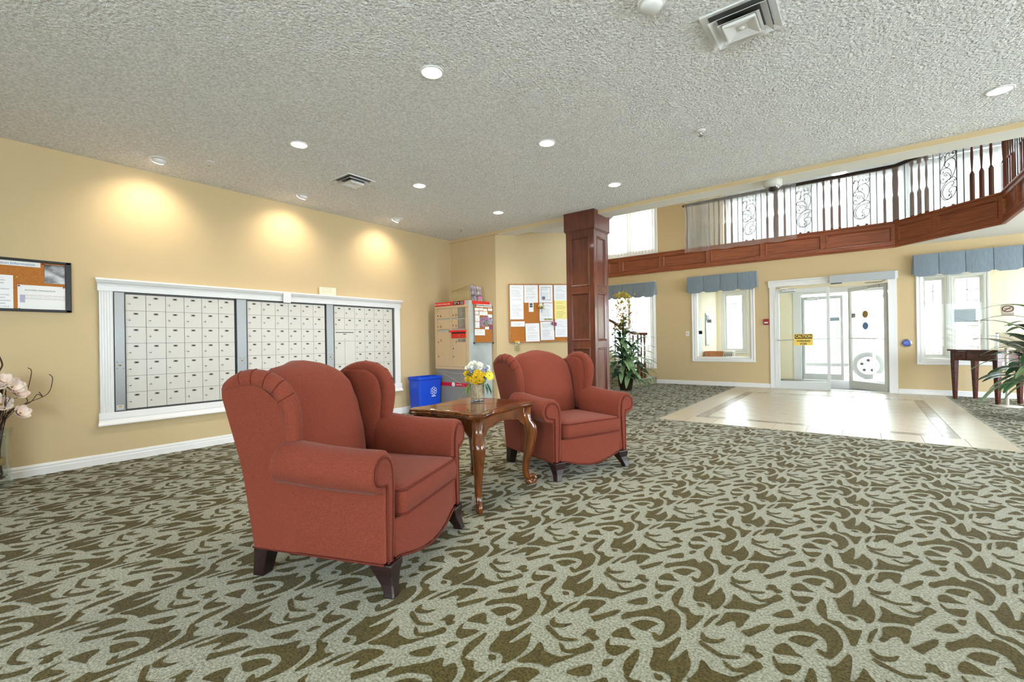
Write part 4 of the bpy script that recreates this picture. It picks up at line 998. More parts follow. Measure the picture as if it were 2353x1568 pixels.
sheet_px('photo_print', 'colour photograph pinned in the corner of the black framed board', (102,608), (149,654), px, M_photo)
pl = sheet_px('parking_plan', 'landscape drawing sheet with a faint plan on the black framed board', (40,654), (150.5,714), px, M_paper)
a, b = on_x(40,654,px), on_x(150.5,714,px); plw, plh = abs(b[1]-a[1]), abs(a[2]-b[2])
place_text(text_mesh('PROPOSED PARKING PLAN', .015, mat('grey ink', srgb(120,120,124))), 'lettering', frame((.0025,-.01,plh*.29), (0,1,0), (0,0,1)), pl, world=False)
mb = MB(); rs = random.Random(5)
for k in range(26): yy = -.10+k*.0095; mb.box(.0021,.0024,yy,yy+.001,-.012,.018+.006*rs.random(),k % 3)
mb.box(.0021,.0024,-.10,.15,.018,.0195,0).box(.0021,.0024,-.10,.15,-.013,-.0115,1).box(.0021,.0024,-.13,-.10,-.045,.02,2)
obj('plan_drawing', mb, [mat('red ink', srgb(196,120,110)), mat('grey ink', srgb(150,150,156)), mat('violet ink', srgb(170,170,200))], pl)
sheet_px('certificate_sheet', 'blue bordered sheet with a crest on the black framed board', (-26,629), (31,713), px, textpaper('certificate', srgb(240,241,244), INK, 12, seed=12))
for (x_, y_, c_, s) in ((98,608,(120,40,40),'title strip'),(43,657,(120,20,60),'upper left of the plan'),(146,662,(160,30,50),'upper right of the plan'),(44,710,(40,60,40),'lower left of the plan'),(38,637,(210,190,110),'cork beside the certificate')):
    p = on_x(x_, y_, px); pin(p[1], p[2], mat('pin %d%d%d' % c_, srgb(*c_), .3), 'small push pin at the '+s+' on the black framed board')

# ------------------------------------------------------------------ cork notice board on the angled wall
nx = Vector((.7071,-.7071,0)); sx_ = Vector((.7071,.7071,0)); NA = Vector((A.x, A.y, 0))
def pn(x, y, off):
    d = ray(x, y); p0_ = np.array(NA+nx*off); n_ = np.array(nx); tt = ((p0_-CO) @ n_)/(d @ n_); p = CO+d*tt
    return float((p-np.array(NA)) @ np.array(sx_)), float(p[2])
nb = thing('cork_notice_board', 'large cork notice board with an oak frame full of white sheets', 'notice board', tuple(NA+sx_*.7)+() , math.radians(45))
nb.location.z = 1.5
s0, s1, zb0, zb1 = .197-.7, 1.16-.7, 1.05-1.5, 1.985-1.5
obj('cork', MB().box(s0+.012,s1-.012,-.014,0,zb0+.012,zb1-.012), M_cork, nb)
M_oak = mat('oak frame', srgb(176,124,76), .5, var=.25, vscale=20)
obj('frame_rail', MB().box(s0,s1,-.022,0,zb0,zb0+.022), M_oak, nb, bevel=.003); obj('frame_rail', MB().box(s0,s1,-.022,0,zb1-.022,zb1), M_oak, nb, bevel=.003)
obj('frame_stile', MB().box(s0,s0+.022,-.022,0,zb0+.022,zb1-.022), M_oak, nb, bevel=.003); obj('frame_stile', MB().box(s1-.022,s1,-.022,0,zb0+.022,zb1-.022), M_oak, nb, bevel=.003)
def zz8(x, y): return pn(1150+x/9.2235, 640+y/9.2235, .016)
SHEETS = [((195,140),(490,490),'top left sheet, pinned above a second sheet',0),((200,490),(492,868),'tabulated sheet under the top left sheet',1),((498,130),(795,515),'sheet with a bulleted list next to the top left one',2),
          ((815,135),(1105,512),'certificate with a drawn border and round seal',3),((1130,135),(1430,470),'top sheet against the column edge of the board',4),((1140,470),(1440,860),'yellow sheet against the column edge of the board','y'),
          ((825,525),(1112,905),'sheet with a coloured strip along its foot',0),((220,915),(515,1022),'narrow white slip on bare cork',1),((530,955),(830,1335),'lower sheet left of the pair near the bottom frame',2),
          ((845,920),(1140,1305),'lower sheet in the middle beneath the flowers',3),((1155,865),(1440,1240),'lower sheet beside the column',4)]
M_print45 = [textpaper('printed notice %d' % k, srgb(236,238,242), INK, 15+3*k, seed=k*5.1+1, horiz='X') for k in range(5)]
M_yprint45 = textpaper('yellow notice', srgb(238,224,140), INK, 13, seed=50, horiz='X')
for k, (c0, c1, s, mi) in enumerate(SHEETS):
    a, b = zz8(*c0), zz8(*c1); mid = ((a[0]+b[0])/2, (a[1]+b[1])/2); hw_, hh_ = abs(b[0]-a[0])/2, abs(a[1]-b[1])/2
    o = obj('notice_sheet', MB().box(-hw_,hw_,-.0012,0,-hh_,hh_), M_yprint45 if mi == 'y' else M_print45[mi])
    P = NA+sx_*mid[0]+nx*(.0165+.0006*k); o.location = (P.x, P.y, mid[1]); o.rotation_euler = (0, (-.02 if k in (8,9) else 0), math.radians(45)); tag(o, s+', on the oak framed board', 'paper')
    if mi == 3 and k == 3:
        mbb = MB(); w_, h_ = hw_*.7, hh_*.72
        for (a0,a1,b0,b1) in ((-w_,w_,h_-.004,h_),(-w_,w_,-h_,-h_+.004),(-w_,-w_+.004,-h_,h_),(w_-.004,w_,-h_,h_)): mbb.box(a0,a1,-.0018,-.0012,b0,b1)
        mbb.lathe([(.028,-.0012),(.028,-.002)], (-w_*.5,0,-h_*.68), 20, axis='y'); obj('border_and_seal', mbb, mat('border ink', srgb(110,114,140)), o)
    if k == 6: obj('coloured_strip', MB().box(-hw_*.3,hw_*.95,-.0018,-.0012,-hh_*.9,-hh_*.72), mat('strip', srgb(190,180,110), .6, col2=srgb(90,120,90), vscale=40), o)
a = zz8(650, 615)
P = NA+sx_*a[0]+nx*.0175; o = obj('photo_strip', MB().box(-.038,.038,-.0012,0,-.072,.072), M_paper); o.location = (P.x, P.y, a[1]); o.rotation_euler = (0,0,math.radians(45)); tag(o, 'small white card with two dark pictures pinned on bare cork', 'paper')
obj('picture', MB().box(-.024,.024,-.0018,-.0012,.035,.065), M_dgrey, o); obj('picture', MB().box(-.024,.024,-.0018,-.0012,0,.03), M_dgrey, o)
def sprig(label, px_, py_, cols, n_, R_, seed):
    a = zz8(px_, py_); P = NA+sx_*a[0]+nx*.045; r_ = random.Random(seed)
    t = thing('dried_sprig', label, 'flowers', (P.x, P.y, a[1]), math.radians(45))
    obj('stem', MB().tube([(0,.02,-.10),(.01,0,0)], .003, 5), M_leaf, t)
    for k in range(n_): obj('bloom', MB().ball((r_.uniform(-R_,R_), r_.uniform(-.012,.012), r_.uniform(-R_*.6,R_)), .012, .01, .014, 8, 5), mat('sprig '+str(cols[k % len(cols)]), srgb(*cols[k % len(cols)]), .7), t, smooth=True)
sprig('little sprig of yellow dried flowers pinned between the notice sheets', 865, 600, [(214,200,130),(180,170,90),(120,120,80)], 12, .045, 1)
sprig('purple paper bow pinned between the lower notice sheets', 1130, 965, [(150,60,96),(120,44,80)], 8, .035, 2)
a = zz8(345, 1400); P = NA+sx_*a[0]+nx*.045
t = thing('wall_jar', 'small glass jar with a yellow lid hung under the oak framed board', 'jar', (P.x, P.y, a[1]), math.radians(45))
obj('jar_body', MB().lathe([(.028,-.11),(.04,-.10),(.044,.0),(.044,.02)], n=18), glass('jar glass', (.93,.94,.9,1), .1), t, smooth=True); obj('lid', MB().lathe([(.046,.035),(.046,.055)], n=18), mat('jar lid', srgb(214,180,60), .5), t); obj('collar', MB().lathe([(.045,.018),(.045,.03)], n=18), M_chrome, t)

# ------------------------------------------------------------------ parcel locker in the corner
LX0, LX1, LY0, LY1 = -5.37, -4.64, 5.0, 5.525
M_tan = mat('locker tan enamel', srgb(196,170,136), .42); M_lgrey = mat('locker grey enamel', srgb(176,178,172), .4); M_lred = mat('locker red', srgb(214,44,28), .4); M_lbase = mat('locker base graphic', srgb(140,138,132), .35, col2=srgb(124,122,116), vscale=2)
pk = thing('parcel_locker', 'tan parcel locker with red top bands and lettered doors in the corner', 'parcel locker', ((LX0+LX1)/2, (LY0+LY1)/2, 0))
def lo(name, mb, m, par=None, bevel=0): return obj(name, mb, m, par or pk, bevel=bevel, world=True)
def fz(x, y): p = on_y(990+x/6.2733, 650+y/6.2733, LY0); return p[0], p[2]
lo('carcass', MB().box(LX0,LX1,LY0+.004,LY1,.0,1.70), M_lgrey, bevel=.004)
lo('base_panel', MB().box(LX0+.01,LX1-.01,LY0-.002,LY0+.004,.03,.66), M_lbase)
lo('side_base_panel', MB().box(LX1-.004,LX1+.003,LY0+.02,LY1-.01,.03,1.20), mat('locker side graphic', srgb(186,194,194), .3, col2=srgb(160,170,172), vscale=3))
lo('face_frame', MB().box(LX0,LX1,LY0-.012,LY0,.655,.69).box(LX0,LX1,LY0-.012,LY0,1.60,1.635).box(LX0,LX0+.045,LY0-.012,LY0,.69,1.60).box(LX1-.06,LX1,LY0-.012,LY0,.69,1.60).box(-5.035,-4.995,LY0-.012,LY0,.69,1.60), M_tan, bevel=.003)
def ldoor(name, x0, x1, z0, z1, letter=None, lx=None, lz=None):
    d = lo(name, MB().box(x0+.004,x1-.004,LY0-.009,LY0,z0+.004,z1-.004), M_tan, bevel=.003)
    lo('lock', MB().lathe([(.009,0),(.009,-.006)], (x0+.03,LY0-.009,z0+.05 if z1-z0 < .4 else z1-.16), 12, axis='y'), M_dgrey, d)
    if z1-z0 > .4: lo('lock', MB().lathe([(.009,0),(.009,-.006)], (x0+.03,LY0-.009,z0+.16), 12, axis='y'), M_dgrey, d)
    if letter: place_text(text_mesh(letter, .055, M_black), 'lettering', frame((lx,LY0-.010,lz), (1,0,0), (0,0,1)), d)
    return d
lxA, lxM, lxB = LX0+.045, -5.015, LX1-.06
ldoor('parcel_door', lxA, -5.035, 1.44, 1.60, 'A', -5.235, 1.485); ldoor('parcel_door', lxA, -5.035, 1.27, 1.425, 'B', -5.235, 1.315); ldoor('parcel_door', lxA, -5.035, .69, 1.235, 'C', -5.235, 1.10)
ldoor('parcel_door', -4.995, lxB, 1.44, 1.60, 'D', -4.90, 1.485); ldoor('parcel_door', -4.995, lxB, 1.28, 1.425, 'E', -4.90, 1.32); ldoor('parcel_door', -4.995, lxB, .69, 1.135, 'F', -4.90, 1.075)
M_lbl = textpaper('locker label', srgb(120,112,98), srgb(225,220,210), 9, seed=21, horiz='X')
for z0, z1 in ((1.445,1.595),(1.285,1.42),(1.075,1.12)): lo('instruction_label', MB().box(-4.86,lxB-.01,LY0-.0115,LY0-.0095,z0,z1), M_lbl)
r_ = lo('letter_slot', MB().box(-5.0,lxB+.005,LY0-.02,LY0,1.135,1.225).box(-5.02,lxB+.012,LY0-.055,LY0,1.225,1.255), M_lred, bevel=.004)
lo('slot_shadow_gap', MB().box(-4.99,lxB-.003,LY0-.022,LY0-.0195,1.205,1.222), M_black, r_); lo('slot_print', MB().box(-4.88,-4.77,LY0-.0215,LY0-.0198,1.15,1.19), textpaper('slot print', srgb(214,44,28), srgb(250,200,190), 6, seed=31, horiz='X'), r_)
hd = lo('top_band', MB().box(LX0+.012,LX1-.09,LY0-.010,LY0,1.64,1.70), M_lred); lo('logo_block', MB().box(-4.95,LX1-.10,LY0-.0115,LY0-.0098,1.645,1.695), M_black, hd)
place_text(text_mesh('Parcel locker | Armoire à colis', .032, M_white, xs=.82), 'lettering', frame((-5.19,LY0-.0108,1.67), (1,0,0), (0,0,1)), hd)
place_text(text_mesh('CANADA', .017, M_white), 'lettering', frame((-4.905,LY0-.0122,1.678), (1,0,0), (0,0,1)), hd); place_text(text_mesh('POST', .017, M_white), 'lettering', frame((-4.912,LY0-.0122,1.659), (1,0,0), (0,0,1)), hd)
place_text(text_mesh('POSTES', .017, M_white), 'lettering', frame((-4.775,LY0-.0122,1.678), (1,0,0), (0,0,1)), hd); place_text(text_mesh('CANADA', .017, M_white), 'lettering', frame((-4.775,LY0-.0122,1.659), (1,0,0), (0,0,1)), hd)
lo('logo_disc', MB().lathe([(.017,0),(.017,-.001)], (-4.842,LY0-.0115,1.669), 18, axis='y'), M_lred, hd); lo('logo_wing', MB().add([(-4.853,LY0-.0131,1.680),(-4.853,LY0-.0131,1.658),(-4.829,LY0-.0131,1.669)], [(0,1,2)]), M_white, hd)
lo('side_band', MB().box(LX1,LX1+.010,LY0+.07,LY1-.05,1.645,1.70), M_lred)
st_ = lo('base_stripe', MB().box(LX0+.01,LX1-.01,LY0-.0035,LY0-.0018,.395,.45), mat('stripe red', srgb(196,24,44), .4)); lo('stripe_badge', MB().lathe([(.034,0),(.034,-.002)], (-4.985,LY0-.0035,.425), 24, axis='y'), M_white, st_)
place_text(text_mesh('De chez vous', .024, M_white, xs=.8), 'lettering', frame((-4.87,LY0-.0045,.423), (1,0,0), (0,0,1)), st_)
for pts in ([(-5.36,.62),(-5.1,.55),(-4.8,.42),(-4.65,.33)],[(-5.36,.64),(-5.0,.60),(-4.66,.595)],[(-5.0,.10),(-4.8,.28),(-4.65,.40)]):
    lo('graphic_line', MB().tube([(p[0],LY0-.0025,p[1]) for p in smoothc(pts, 5)], .0022, 5), mat('pale line', srgb(184,182,176), .4))
for pts in ([(5.04,1.10),(5.2,.86),(5.34,.75),(5.51,.60)],[(5.06,.1),(5.3,.45),(5.5,.62)]):
    lo('graphic_line', MB().tube([(LX1+.0035,p[0],p[1]) for p in smoothc(pts, 5)], .0025, 5), mat('pale side line', srgb(214,222,222), .4))
# small cork board hung on its side, with cards
sb_ = thing('locker_cork_board', 'small aluminium framed cork board hung on the side of the parcel locker', 'notice board', (LX1+.004, 5.29, 1.40))
def sy(x, y): p = on_x(990+x/6.2733, 650+y/6.2733, LX1+.02); return p[1], p[2]
cA, cB = sy(622,300), sy(900,858)
cy0, cz1 = cA; cy1, cz0 = cB
cz0 -= .01; cz1 = min(cz1, 1.64)
obj('cork', MB().box(LX1+.004,LX1+.014,cy0+.008,cy1-.008,cz0+.008,cz1-.008), M_cork, sb_, world=True)
for nm, bxx in (('frame_rail',(cy0,cy1,cz0,cz0+.012)),('frame_rail',(cy0,cy1,cz1-.012,cz1)),('frame_stile',(cy0,cy0+.012,cz0+.012,cz1-.012)),('frame_stile',(cy1-.012,cy1,cz0+.012,cz1-.012))):
    obj(nm, MB().box(LX1+.004,LX1+.02,*bxx), M_greymetal, sb_, world=True, bevel=.002)
for yy in (cy0, cy1): obj('corner_clip', MB().box(LX1+.004,LX1+.026,yy-.014,yy+.014,cz0-.012,cz0+.016), M_dgrey, sb_, world=True)
CARDS = [((660,305),(765,355)),((765,310),(880,360)),((637,360),(692,405)),((695,362),(755,405)),((758,372),(815,415)),((825,368),(890,410)),((640,408),(692,458)),((700,410),(820,475)),((822,455),(885,505)),((640,462),(705,558)),((640,562),(705,655)),((635,668),(782,760)),((705,500),(765,640)),((760,480),(830,560)),((770,540),(835,620)),((830,500),(890,600)),((780,632),(838,675)),((838,610),(892,672))]
CC = [(240,240,240)]*12+[(190,150,180),(206,130,170),(150,160,140),(200,190,214),(244,244,244),(160,70,110)]
M_cards = [textpaper('card print %d' % k, srgb(240,240,240), INK, 6+k, seed=60+k) for k in range(3)]
CL = ['white card at the top near the hinge side','wide white card at the top near the wall side','small card under the first top card','small card between two others in the second row','cream card in the middle of the second row','card at the wall end of the second row',
 'square card in the third row','wide leaflet in the third row','card hanging beside bare cork','tall white sheet at the hinge side','second tall white sheet, below the first','large white notice just above the bare cork',
 'dull mauve picture card','rose pink picture card','green and yellow flower picture','pale lilac picture card','small white slip below the pictures','dark magenta picture card']
for k, (c0, c1) in enumerate(CARDS):
    a, b = sy(*c0), sy(*c1); o = slab_on_x('pinned_card', '', (a[0]+b[0])/2, (a[1]+b[1])/2, abs(b[0]-a[0])-.002, abs(a[1]-b[1])-.002, LX1+.0145+.0004*k, (mat('card %d' % k, srgb(*CC[k]), .7, col2=srgb(90,84,100), vscale=40) if k > 11 and k != 16 else M_cards[k % 3]), th=.0004)
    o['label'] = CL[k]+', on the locker side cork board'
# wire rack and brochures on top of the locker
wr = thing('wire_letter_rack', 'brass wire letter rack on top of the parcel locker', 'rack', (-5.0, 5.26, 1.70))
for k in range(9):
    x = -.22+k*.05; obj('wire_hoop', MB().tube([(x,-.10,.006),(x+.01,-.10,.02)]+[(x+.01+.03*math.sin(a/2), -.10*math.cos(a), .10+.03*k/3+.10*math.sin(a)) for a in [math.pi*i/10 for i in range(11)]]+[(x+.01,.10,.02),(x,.10,.006)], .003, 6), M_brass, wr, smooth=True)
for y in (-.10,.10): obj('base_wire', MB().tube([(-.24,y,.004),(.24,y,.004)], .004, 6), M_brass, wr, smooth=True)
for k, (x, y, m_, s) in enumerate([(-4.70,5.19,(190,180,196),'with a pale cover'),(-4.70,5.32,(214,200,204),'with a pink foot')]):
    t = thing('brochure_stack', 'stack of glossy brochures '+s+' standing on the parcel locker', 'brochures', (x, y, 1.70), 0)
    obj('holder', MB().box(-.03,.03,-.055,.055,0,.05), glass('acrylic', (.95,.95,.95,1), .08) if 'acrylic' not in MATS else MATS['acrylic'], t)
    b_ = MB().box(-.008,.008,-.05,.05,.0,.235); b_.xf(Matrix.Translation((-.005,0,.006)) @ Matrix.Rotation(-.12, 4, 'Y'))
    obj('brochure', b_, mat('cover %d' % k, srgb(*m_), .35, col2=srgb(70,62,74), vscale=16, detail=2), t)
    if k: f_ = MB().box(.0085,.0095,-.03,.045,.03,.075); f_.xf(Matrix.Translation((-.005,0,.006)) @ Matrix.Rotation(-.12, 4, 'Y')); obj('pink_panel', f_, mat('pink', srgb(210,110,170), .4), t)
# recycling bin
BX0, BX1, BY0, BY1, BH = -5.475, -5.205, 4.50, 4.985, .555
M_blue = mat('blue plastic', srgb(16,70,200), .35)
bn = thing('recycling_bin', 'blue plastic recycling bin in front of the parcel locker', 'bin', ((BX0+BX1)/2, (BY0+BY1)/2, 0))
hx, hy = (BX1-BX0)/2, (BY1-BY0)/2
def rr(hx_, hy_, z, r=.03, n_=4):
    return [(sx*(hx_-r)+r*math.cos(a), sy_*(hy_-r)+r*math.sin(a), z) for sx, sy_, a0 in ((1,1,0),(-1,1,90),(-1,-1,180),(1,-1,270)) for a in [math.radians(a0+90*i/n_) for i in range(n_+1)]]
obj('body', MB().loft([rr(hx*.80,hy*.88,.0), rr(hx*.93,hy*.95,BH-.05), rr(hx*.93-.004,hy*.95-.004,BH-.05), rr(hx*.80-.004,hy*.88-.004,.006)]), M_blue, bn)
obj('rim', MB().loft([rr(hx*.95,hy*.965,BH-.045), rr(hx,hy,BH-.04), rr(hx,hy,BH-.006), rr(hx*.97,hy*.985,BH), rr(hx*.93,hy*.95,BH-.002), rr(hx*.93,hy*.95,BH-.04)], cap=False), M_blue, bn)
obj('handle_rib', MB().box(-hx*.45,hx*.45,-hy*.99,-hy*.93,BH-.075,BH-.055), M_blue, bn, bevel=.004)
mb = MB()
for k in range(6):
    a = math.pi/2+k*math.pi/3; mb.tube([(.115*hx/hx+.0, .06+.040*math.cos(a)+.022*math.cos(b_), .33+.040*math.sin(a)+.022*math.sin(b_)) for b_ in [2*math.pi*i/12 for i in range(12)]], .0035, 5, closed=True)
mb.box(.111,.117,.02,.10,.245,.258)
for i in range(len(mb.v)): x, y, z = mb.v[i]; mb.v[i] = (x-.115+hx*(.80+.13*z/(BH-.05))+.002, y, z)
obj('recycling_mark', mb, M_white, bn)
# ------------------------------------------------------------------ wing armchairs   (x forward, y left; front legs on x=0)
def lerp(tab, z):
    for (a, va), (b, vb) in zip(tab, tab[1:]):
        if z <= b: t = (z-a)/(b-a) if b > a else 0; t = max(0, min(1, t)); t = t*t*(3-2*t)*.35+t*.65; return va+(vb-va)*t
    return tab[-1][1]
def xback(z): return -.695-.135*(z-.13)/.75
def armchair(name, label, loc, rz):
    t = thing(name, label, 'armchair', loc, rz, 'pair of wing armchairs')
    HW = .385
    # outer back shell, raked
    rings = []
    for z in (.135,.16,.40,.64,.80,.87,.895):
        s_ = 0 if z < .86 else (.012 if z < .89 else .03); w_ = HW+.0+ .055*max(0,(z-.55))/.35; xb = xback(z); xf_ = xb+.085
        rings.append([(xb+s_,-w_+s_+.02,z),(xb+s_,w_-s_-.02,z),(xb+.02,w_-s_,z),(xf_,w_-s_,z),(xf_,-w_+s_,z),(xb+.02,-w_+s_,z)])
    obj('outer_back', MB().loft(rings), M_fabric, t, bevel=.012)
    # seat box with a bowed, shaped front rail
    n_ = 16; top = []; bot = []
    for i in range(n_+1):
        y = -.315+.63*i/n_; u = y/.315; bx_ = .012+.022*(1-u*u); zb = .135-.052*max(0, 1-(abs(u)/.92)**2)**1.3
        top.append((bx_, y, .305)); bot.append((bx_, y, zb))
    m_ = n_+1; vs = top+bot+[(-.66, p[1], .305) for p in top]+[(-.66, p[1], .15) for p in bot]; fs = []
    for i in range(n_): fs += [(i, m_+i, m_+i+1, i+1), (i, i+1, 2*m_+i+1, 2*m_+i), (m_+i, 3*m_+i, 3*m_+i+1, m_+i+1), (2*m_+i, 2*m_+i+1, 3*m_+i+1, 3*m_+i)]
    fs += [(0, 2*m_, 3*m_, m_), (n_, m_+n_, 3*m_+n_, 2*m_+n_)]
    obj('front_rail', MB().add(vs, fs), M_fabric, t, bevel=.01)
    obj('rail_piping', MB().tube([(p[0]+.004, p[1], p[2]) for p in bot], .006, 6), M_piping, t, smooth=True)
    # seat cushion
    def cring(e, z, cr_=.035):
        x0, x1, y0, y1 = -.50-e*.2, .045+e, -.29-e, .29+e; out_ = []
        for cx_, cy_, a0 in ((x1-cr_,y1-cr_,0),(x0+cr_,y1-cr_,90),(x0+cr_,y0+cr_,180),(x1-cr_,y0+cr_,270)):
            for k in range(5): a = math.radians(a0+22.5*k); out_.append((cx_+cr_*math.cos(a), cy_+cr_*math.sin(a), z))
        return out_
    def crown_(ring, s_, dz): c = (-.23, 0); return [(c[0]+(p[0]-c[0])*s_, c[1]+(p[1]-c[1])*s_, p[2]+dz) for p in ring]
    cu_ = obj('seat_cushion', MB().loft([cring(-.012,.308), cring(.004,.325), cring(.006,.37), cring(.002,.415), cring(-.008,.428), crown_(cring(-.01,.428),.85,.010), crown_(cring(-.01,.428),.55,.020), crown_(cring(-.01,.428),.15,.024)]), M_fabric, t, smooth=True)
    for z in (.318,.424): obj('welt', MB().tube([(p[0],p[1],z) for p in cring(.003,0)], .0055, 6, closed=True), M_piping, cu_, smooth=True)
    # inner back cushion with a camel top
    W_ = [(.38,.30),(.55,.315),(.72,.325),(.84,.315),(.90,.275),(.945,.20),(.97,.12),(.984,.03)]
    F_ = [(.38,-.49),(.55,-.515),(.72,-.565),(.85,-.615),(.93,-.665),(.965,-.71),(.984,-.74)]
    rings = []
    for z in (.38,.44,.50,.58,.66,.74,.80,.85,.885,.91,.93,.95,.965,.977,.984):
        w_ = lerp(W_, z); f_ = lerp(F_, z); b_ = max(xback(min(z,.9))+.03, -.80); b_ = min(b_, f_-.05) if z < .96 else f_-.05; ring = []
        for k in range(24):
            a = 2*math.pi*k/24; c, s_ = math.cos(a), math.sin(a); e = .55
            ring.append(((f_+b_)/2+(f_-b_)/2*math.copysign(abs(c)**e, c), w_*math.copysign(abs(s_)**e, s_), z))
        rings.append(ring)
    obj('backrest', MB().loft(rings), M_fabric, t, smooth=True)
    for sd in (-1, 1):
        # rolled arm, swept along x
        prof = [(.312,.16),(.305,.30),(.300,.45),(.306,.53),(.325,.585),(.362,.617),(.405,.622),(.448,.605),(.480,.565),(.488,.520),(.474,.476),(.444,.452),(.410,.448),(.392,.440),(.388,.40),(.388,.25),(.388,.137),(.312,.137)]
        def aring(x, dz=0, sc=1.0, shr=0):
            cy_, cz_ = .37, .42
            return [(x, sd*(cy_+(p[0]-cy_)*sc), cz_+(p[1]-cz_)*sc+dz*max(0,(p[1]-.14))/.48) for p in prof]
        rg = [aring(-.50,.02,.90), aring(-.487,.026,.97), aring(-.46,.026), aring(-.38,.018), aring(-.25,.006), aring(-.12,.0), aring(-.05,.0), aring(-.015,.0), aring(.004,0,.985), aring(.012,0,.955)]
        if sd > 0: rg = [r_[::-1] for r_ in rg]
        ar = obj('arm', MB().loft(rg), M_fabric, t, smooth=False, bevel=.01, seg=2)
        for p in ar.data.polygons: p.use_smooth = True
        # front scroll facing, outlined in piping
        fp = [(.345,.14),(.338,.30),(.332,.45),(.338,.53),(.356,.572),(.388,.593),(.424,.588),(.452,.562),(.458,.524),(.444,.492),(.414,.480),(.386,.474),(.374,.46),(.374,.30),(.374,.14)]
        face = [(.0135, sd*p[0], p[1]) for p in fp]; n2_ = len(face)
        mb = MB().add(face+[(.018, p[1], p[2]) for p in face], [tuple(range(n2_, 2*n2_)) if sd > 0 else tuple(range(2*n2_-1, n2_-1, -1))]+[((i+1) % n2_, i, n2_+i, n2_+(i+1) % n2_) for i in range(n2_)])
        obj('arm_facing', mb, M_fabric, ar)
        obj('facing_piping', MB().tube(smoothc([(.017, sd*p[0], p[1]) for p in fp], 3), .0055, 6), M_piping, ar, smooth=True)
        # flat outer side that runs up into the wing
        yo = lambda z: .3905+.058*max(0,(z-.50))/.40
        rings = []
        for z in (.137,.30,.45,.55,.65,.75,.83,.875,.90):
            xb = xback(min(z,.88))+.012+max(0,z-.86)*.9; xf2 = (-.44 if z < .44 else -.46) if z < .8 else -.46-(z-.8)*1.3
            ring = [(xb,sd*(yo(z)-.055),z),(xb,sd*(yo(z)-.006),z),(xb+.012,sd*yo(z),z),(xf2,sd*yo(z),z),(xf2,sd*(yo(z)-.055),z)]
            rings.append(ring if sd > 0 else ring[::-1])
        obj('side_panel', MB().loft(rings), M_fabric, t, bevel=.006)
        # inner face of the wing, padded
        XF = [(.44,-.478),(.66,-.474),(.78,-.473),(.85,-.505),(.89,-.545),(.91,-.60),(.92,-.65)]
        rings = []
        for z in (.44,.55,.66,.75,.82,.86,.885,.90,.91):
            xf2 = lerp(XF, z); xb = max(xback(min(z,.88))+.05, -.78)+max(0,z-.88)*1.2; xb = min(xb, xf2-.06); L_ = xf2-xb; e_ = yo(z)-.03
            ring = [(xb+L_*u, sd*(e_-v_), z) for u, v_ in ((0,.05),(.25,.052),(.5,.054),(.75,.056),(.92,.056),(1,.045),(1,.015),(.9,0),(.5,0),(0,0))]
            rings.append(ring if sd < 0 else ring[::-1])
        wg = obj('wing', MB().loft(rings), M_fabric, t, smooth=True)
        # fat rolled edge up the front and over the top
        path = smoothc([(-.462,.615),(-.452,.68),(-.450,.76),(-.460,.82),(-.488,.868),(-.535,.902),(-.60,.920),(-.67,.918),(-.735,.900),(-.785,.872)], 3)
        pts = [(x, sd*(yo(z)-.033), z) for x, z in path]; m2 = len(pts)
        rad = [.036+.006*min(1,k/6)-.010*max(0,(k-m2+7)/7) for k in range(m2)]
        ro = obj('wing_roll', MB().tube(pts, rad, 14), M_fabric, t, smooth=True)
        for k in (10,13,16,19,22):
            c = Vector(pts[k]); tn = (Vector(pts[min(k+1,m2-1)])-Vector(pts[k-1])).normalized(); s1 = Vector((0,sd,0)); s2 = tn.cross(s1).normalized(); up_ = s2 if s2.z+(-s2.x*0) > 0 or s2.x > 0 else -s2
            ring = [tuple(c+tn*(.010*math.sin(a))*sd*0+(s1*math.cos(a)+up_*math.sin(a))*(rad[k]*1.008)+tn*(-.012*math.cos(a))) for a in [math.radians(-30+11*i) for i in range(13)]]
            obj('pleat', MB().tube(ring, .0024, 5), M_piping, ro, smooth=True)
    # legs
    for sd in (-1, 1):
        y = sd*.345
        rg = [[(x0-w_,y2-w_,z),(x0+w_,y2-w_,z),(x0+w_,y2+w_,z),(x0-w_,y2+w_,z)] for z, w_, x0, y2 in ((0,.026,.022,y+sd*.018),(.02,.025,.018,y+sd*.014),(.05,.030,.006,y+sd*.004),(.085,.040,-.010,y-sd*.006),(.115,.050,-.018,y-sd*.010),(.137,.053,-.020,y-sd*.012))]
        obj('leg', MB().loft(rg), M_darkwood, t, bevel=.006)
        rg = [[(x0-w_,y2-w_,z),(x0+w_,y2-w_,z),(x0+w_,y2+w_,z),(x0-w_,y2+w_,z)] for z, w_, x0, y2 in ((0,.030,-.675,y),(.06,.034,-.662,y),(.14,.040,-.645,y))]
        obj('leg', MB().loft(rg), M_darkwood, t, bevel=.004)
    for sd in (-1, 1): obj('base_piping', MB().tube([(xback(.14)+.01,sd*(HW+.002),.138),(-.30,sd*.391,.138),(.005,sd*.391,.138)], .005, 6), M_piping, t, smooth=True)
    return t
def chair_loc(mid, ang, dy): return (mid[0]-math.sin(ang)*dy, mid[1]+math.cos(ang)*dy, 0)
a1, a2 = math.radians(21.0), math.radians(-20.3)
armchair('wing_armchair', 'terracotta wing armchair standing in front of the mailboxes', chair_loc((-1.732,1.518), a1, .02), a1)
armchair('wing_armchair', 'terracotta wing armchair standing in front of the wooden column', chair_loc((-1.746,3.274), a2, .02), a2)

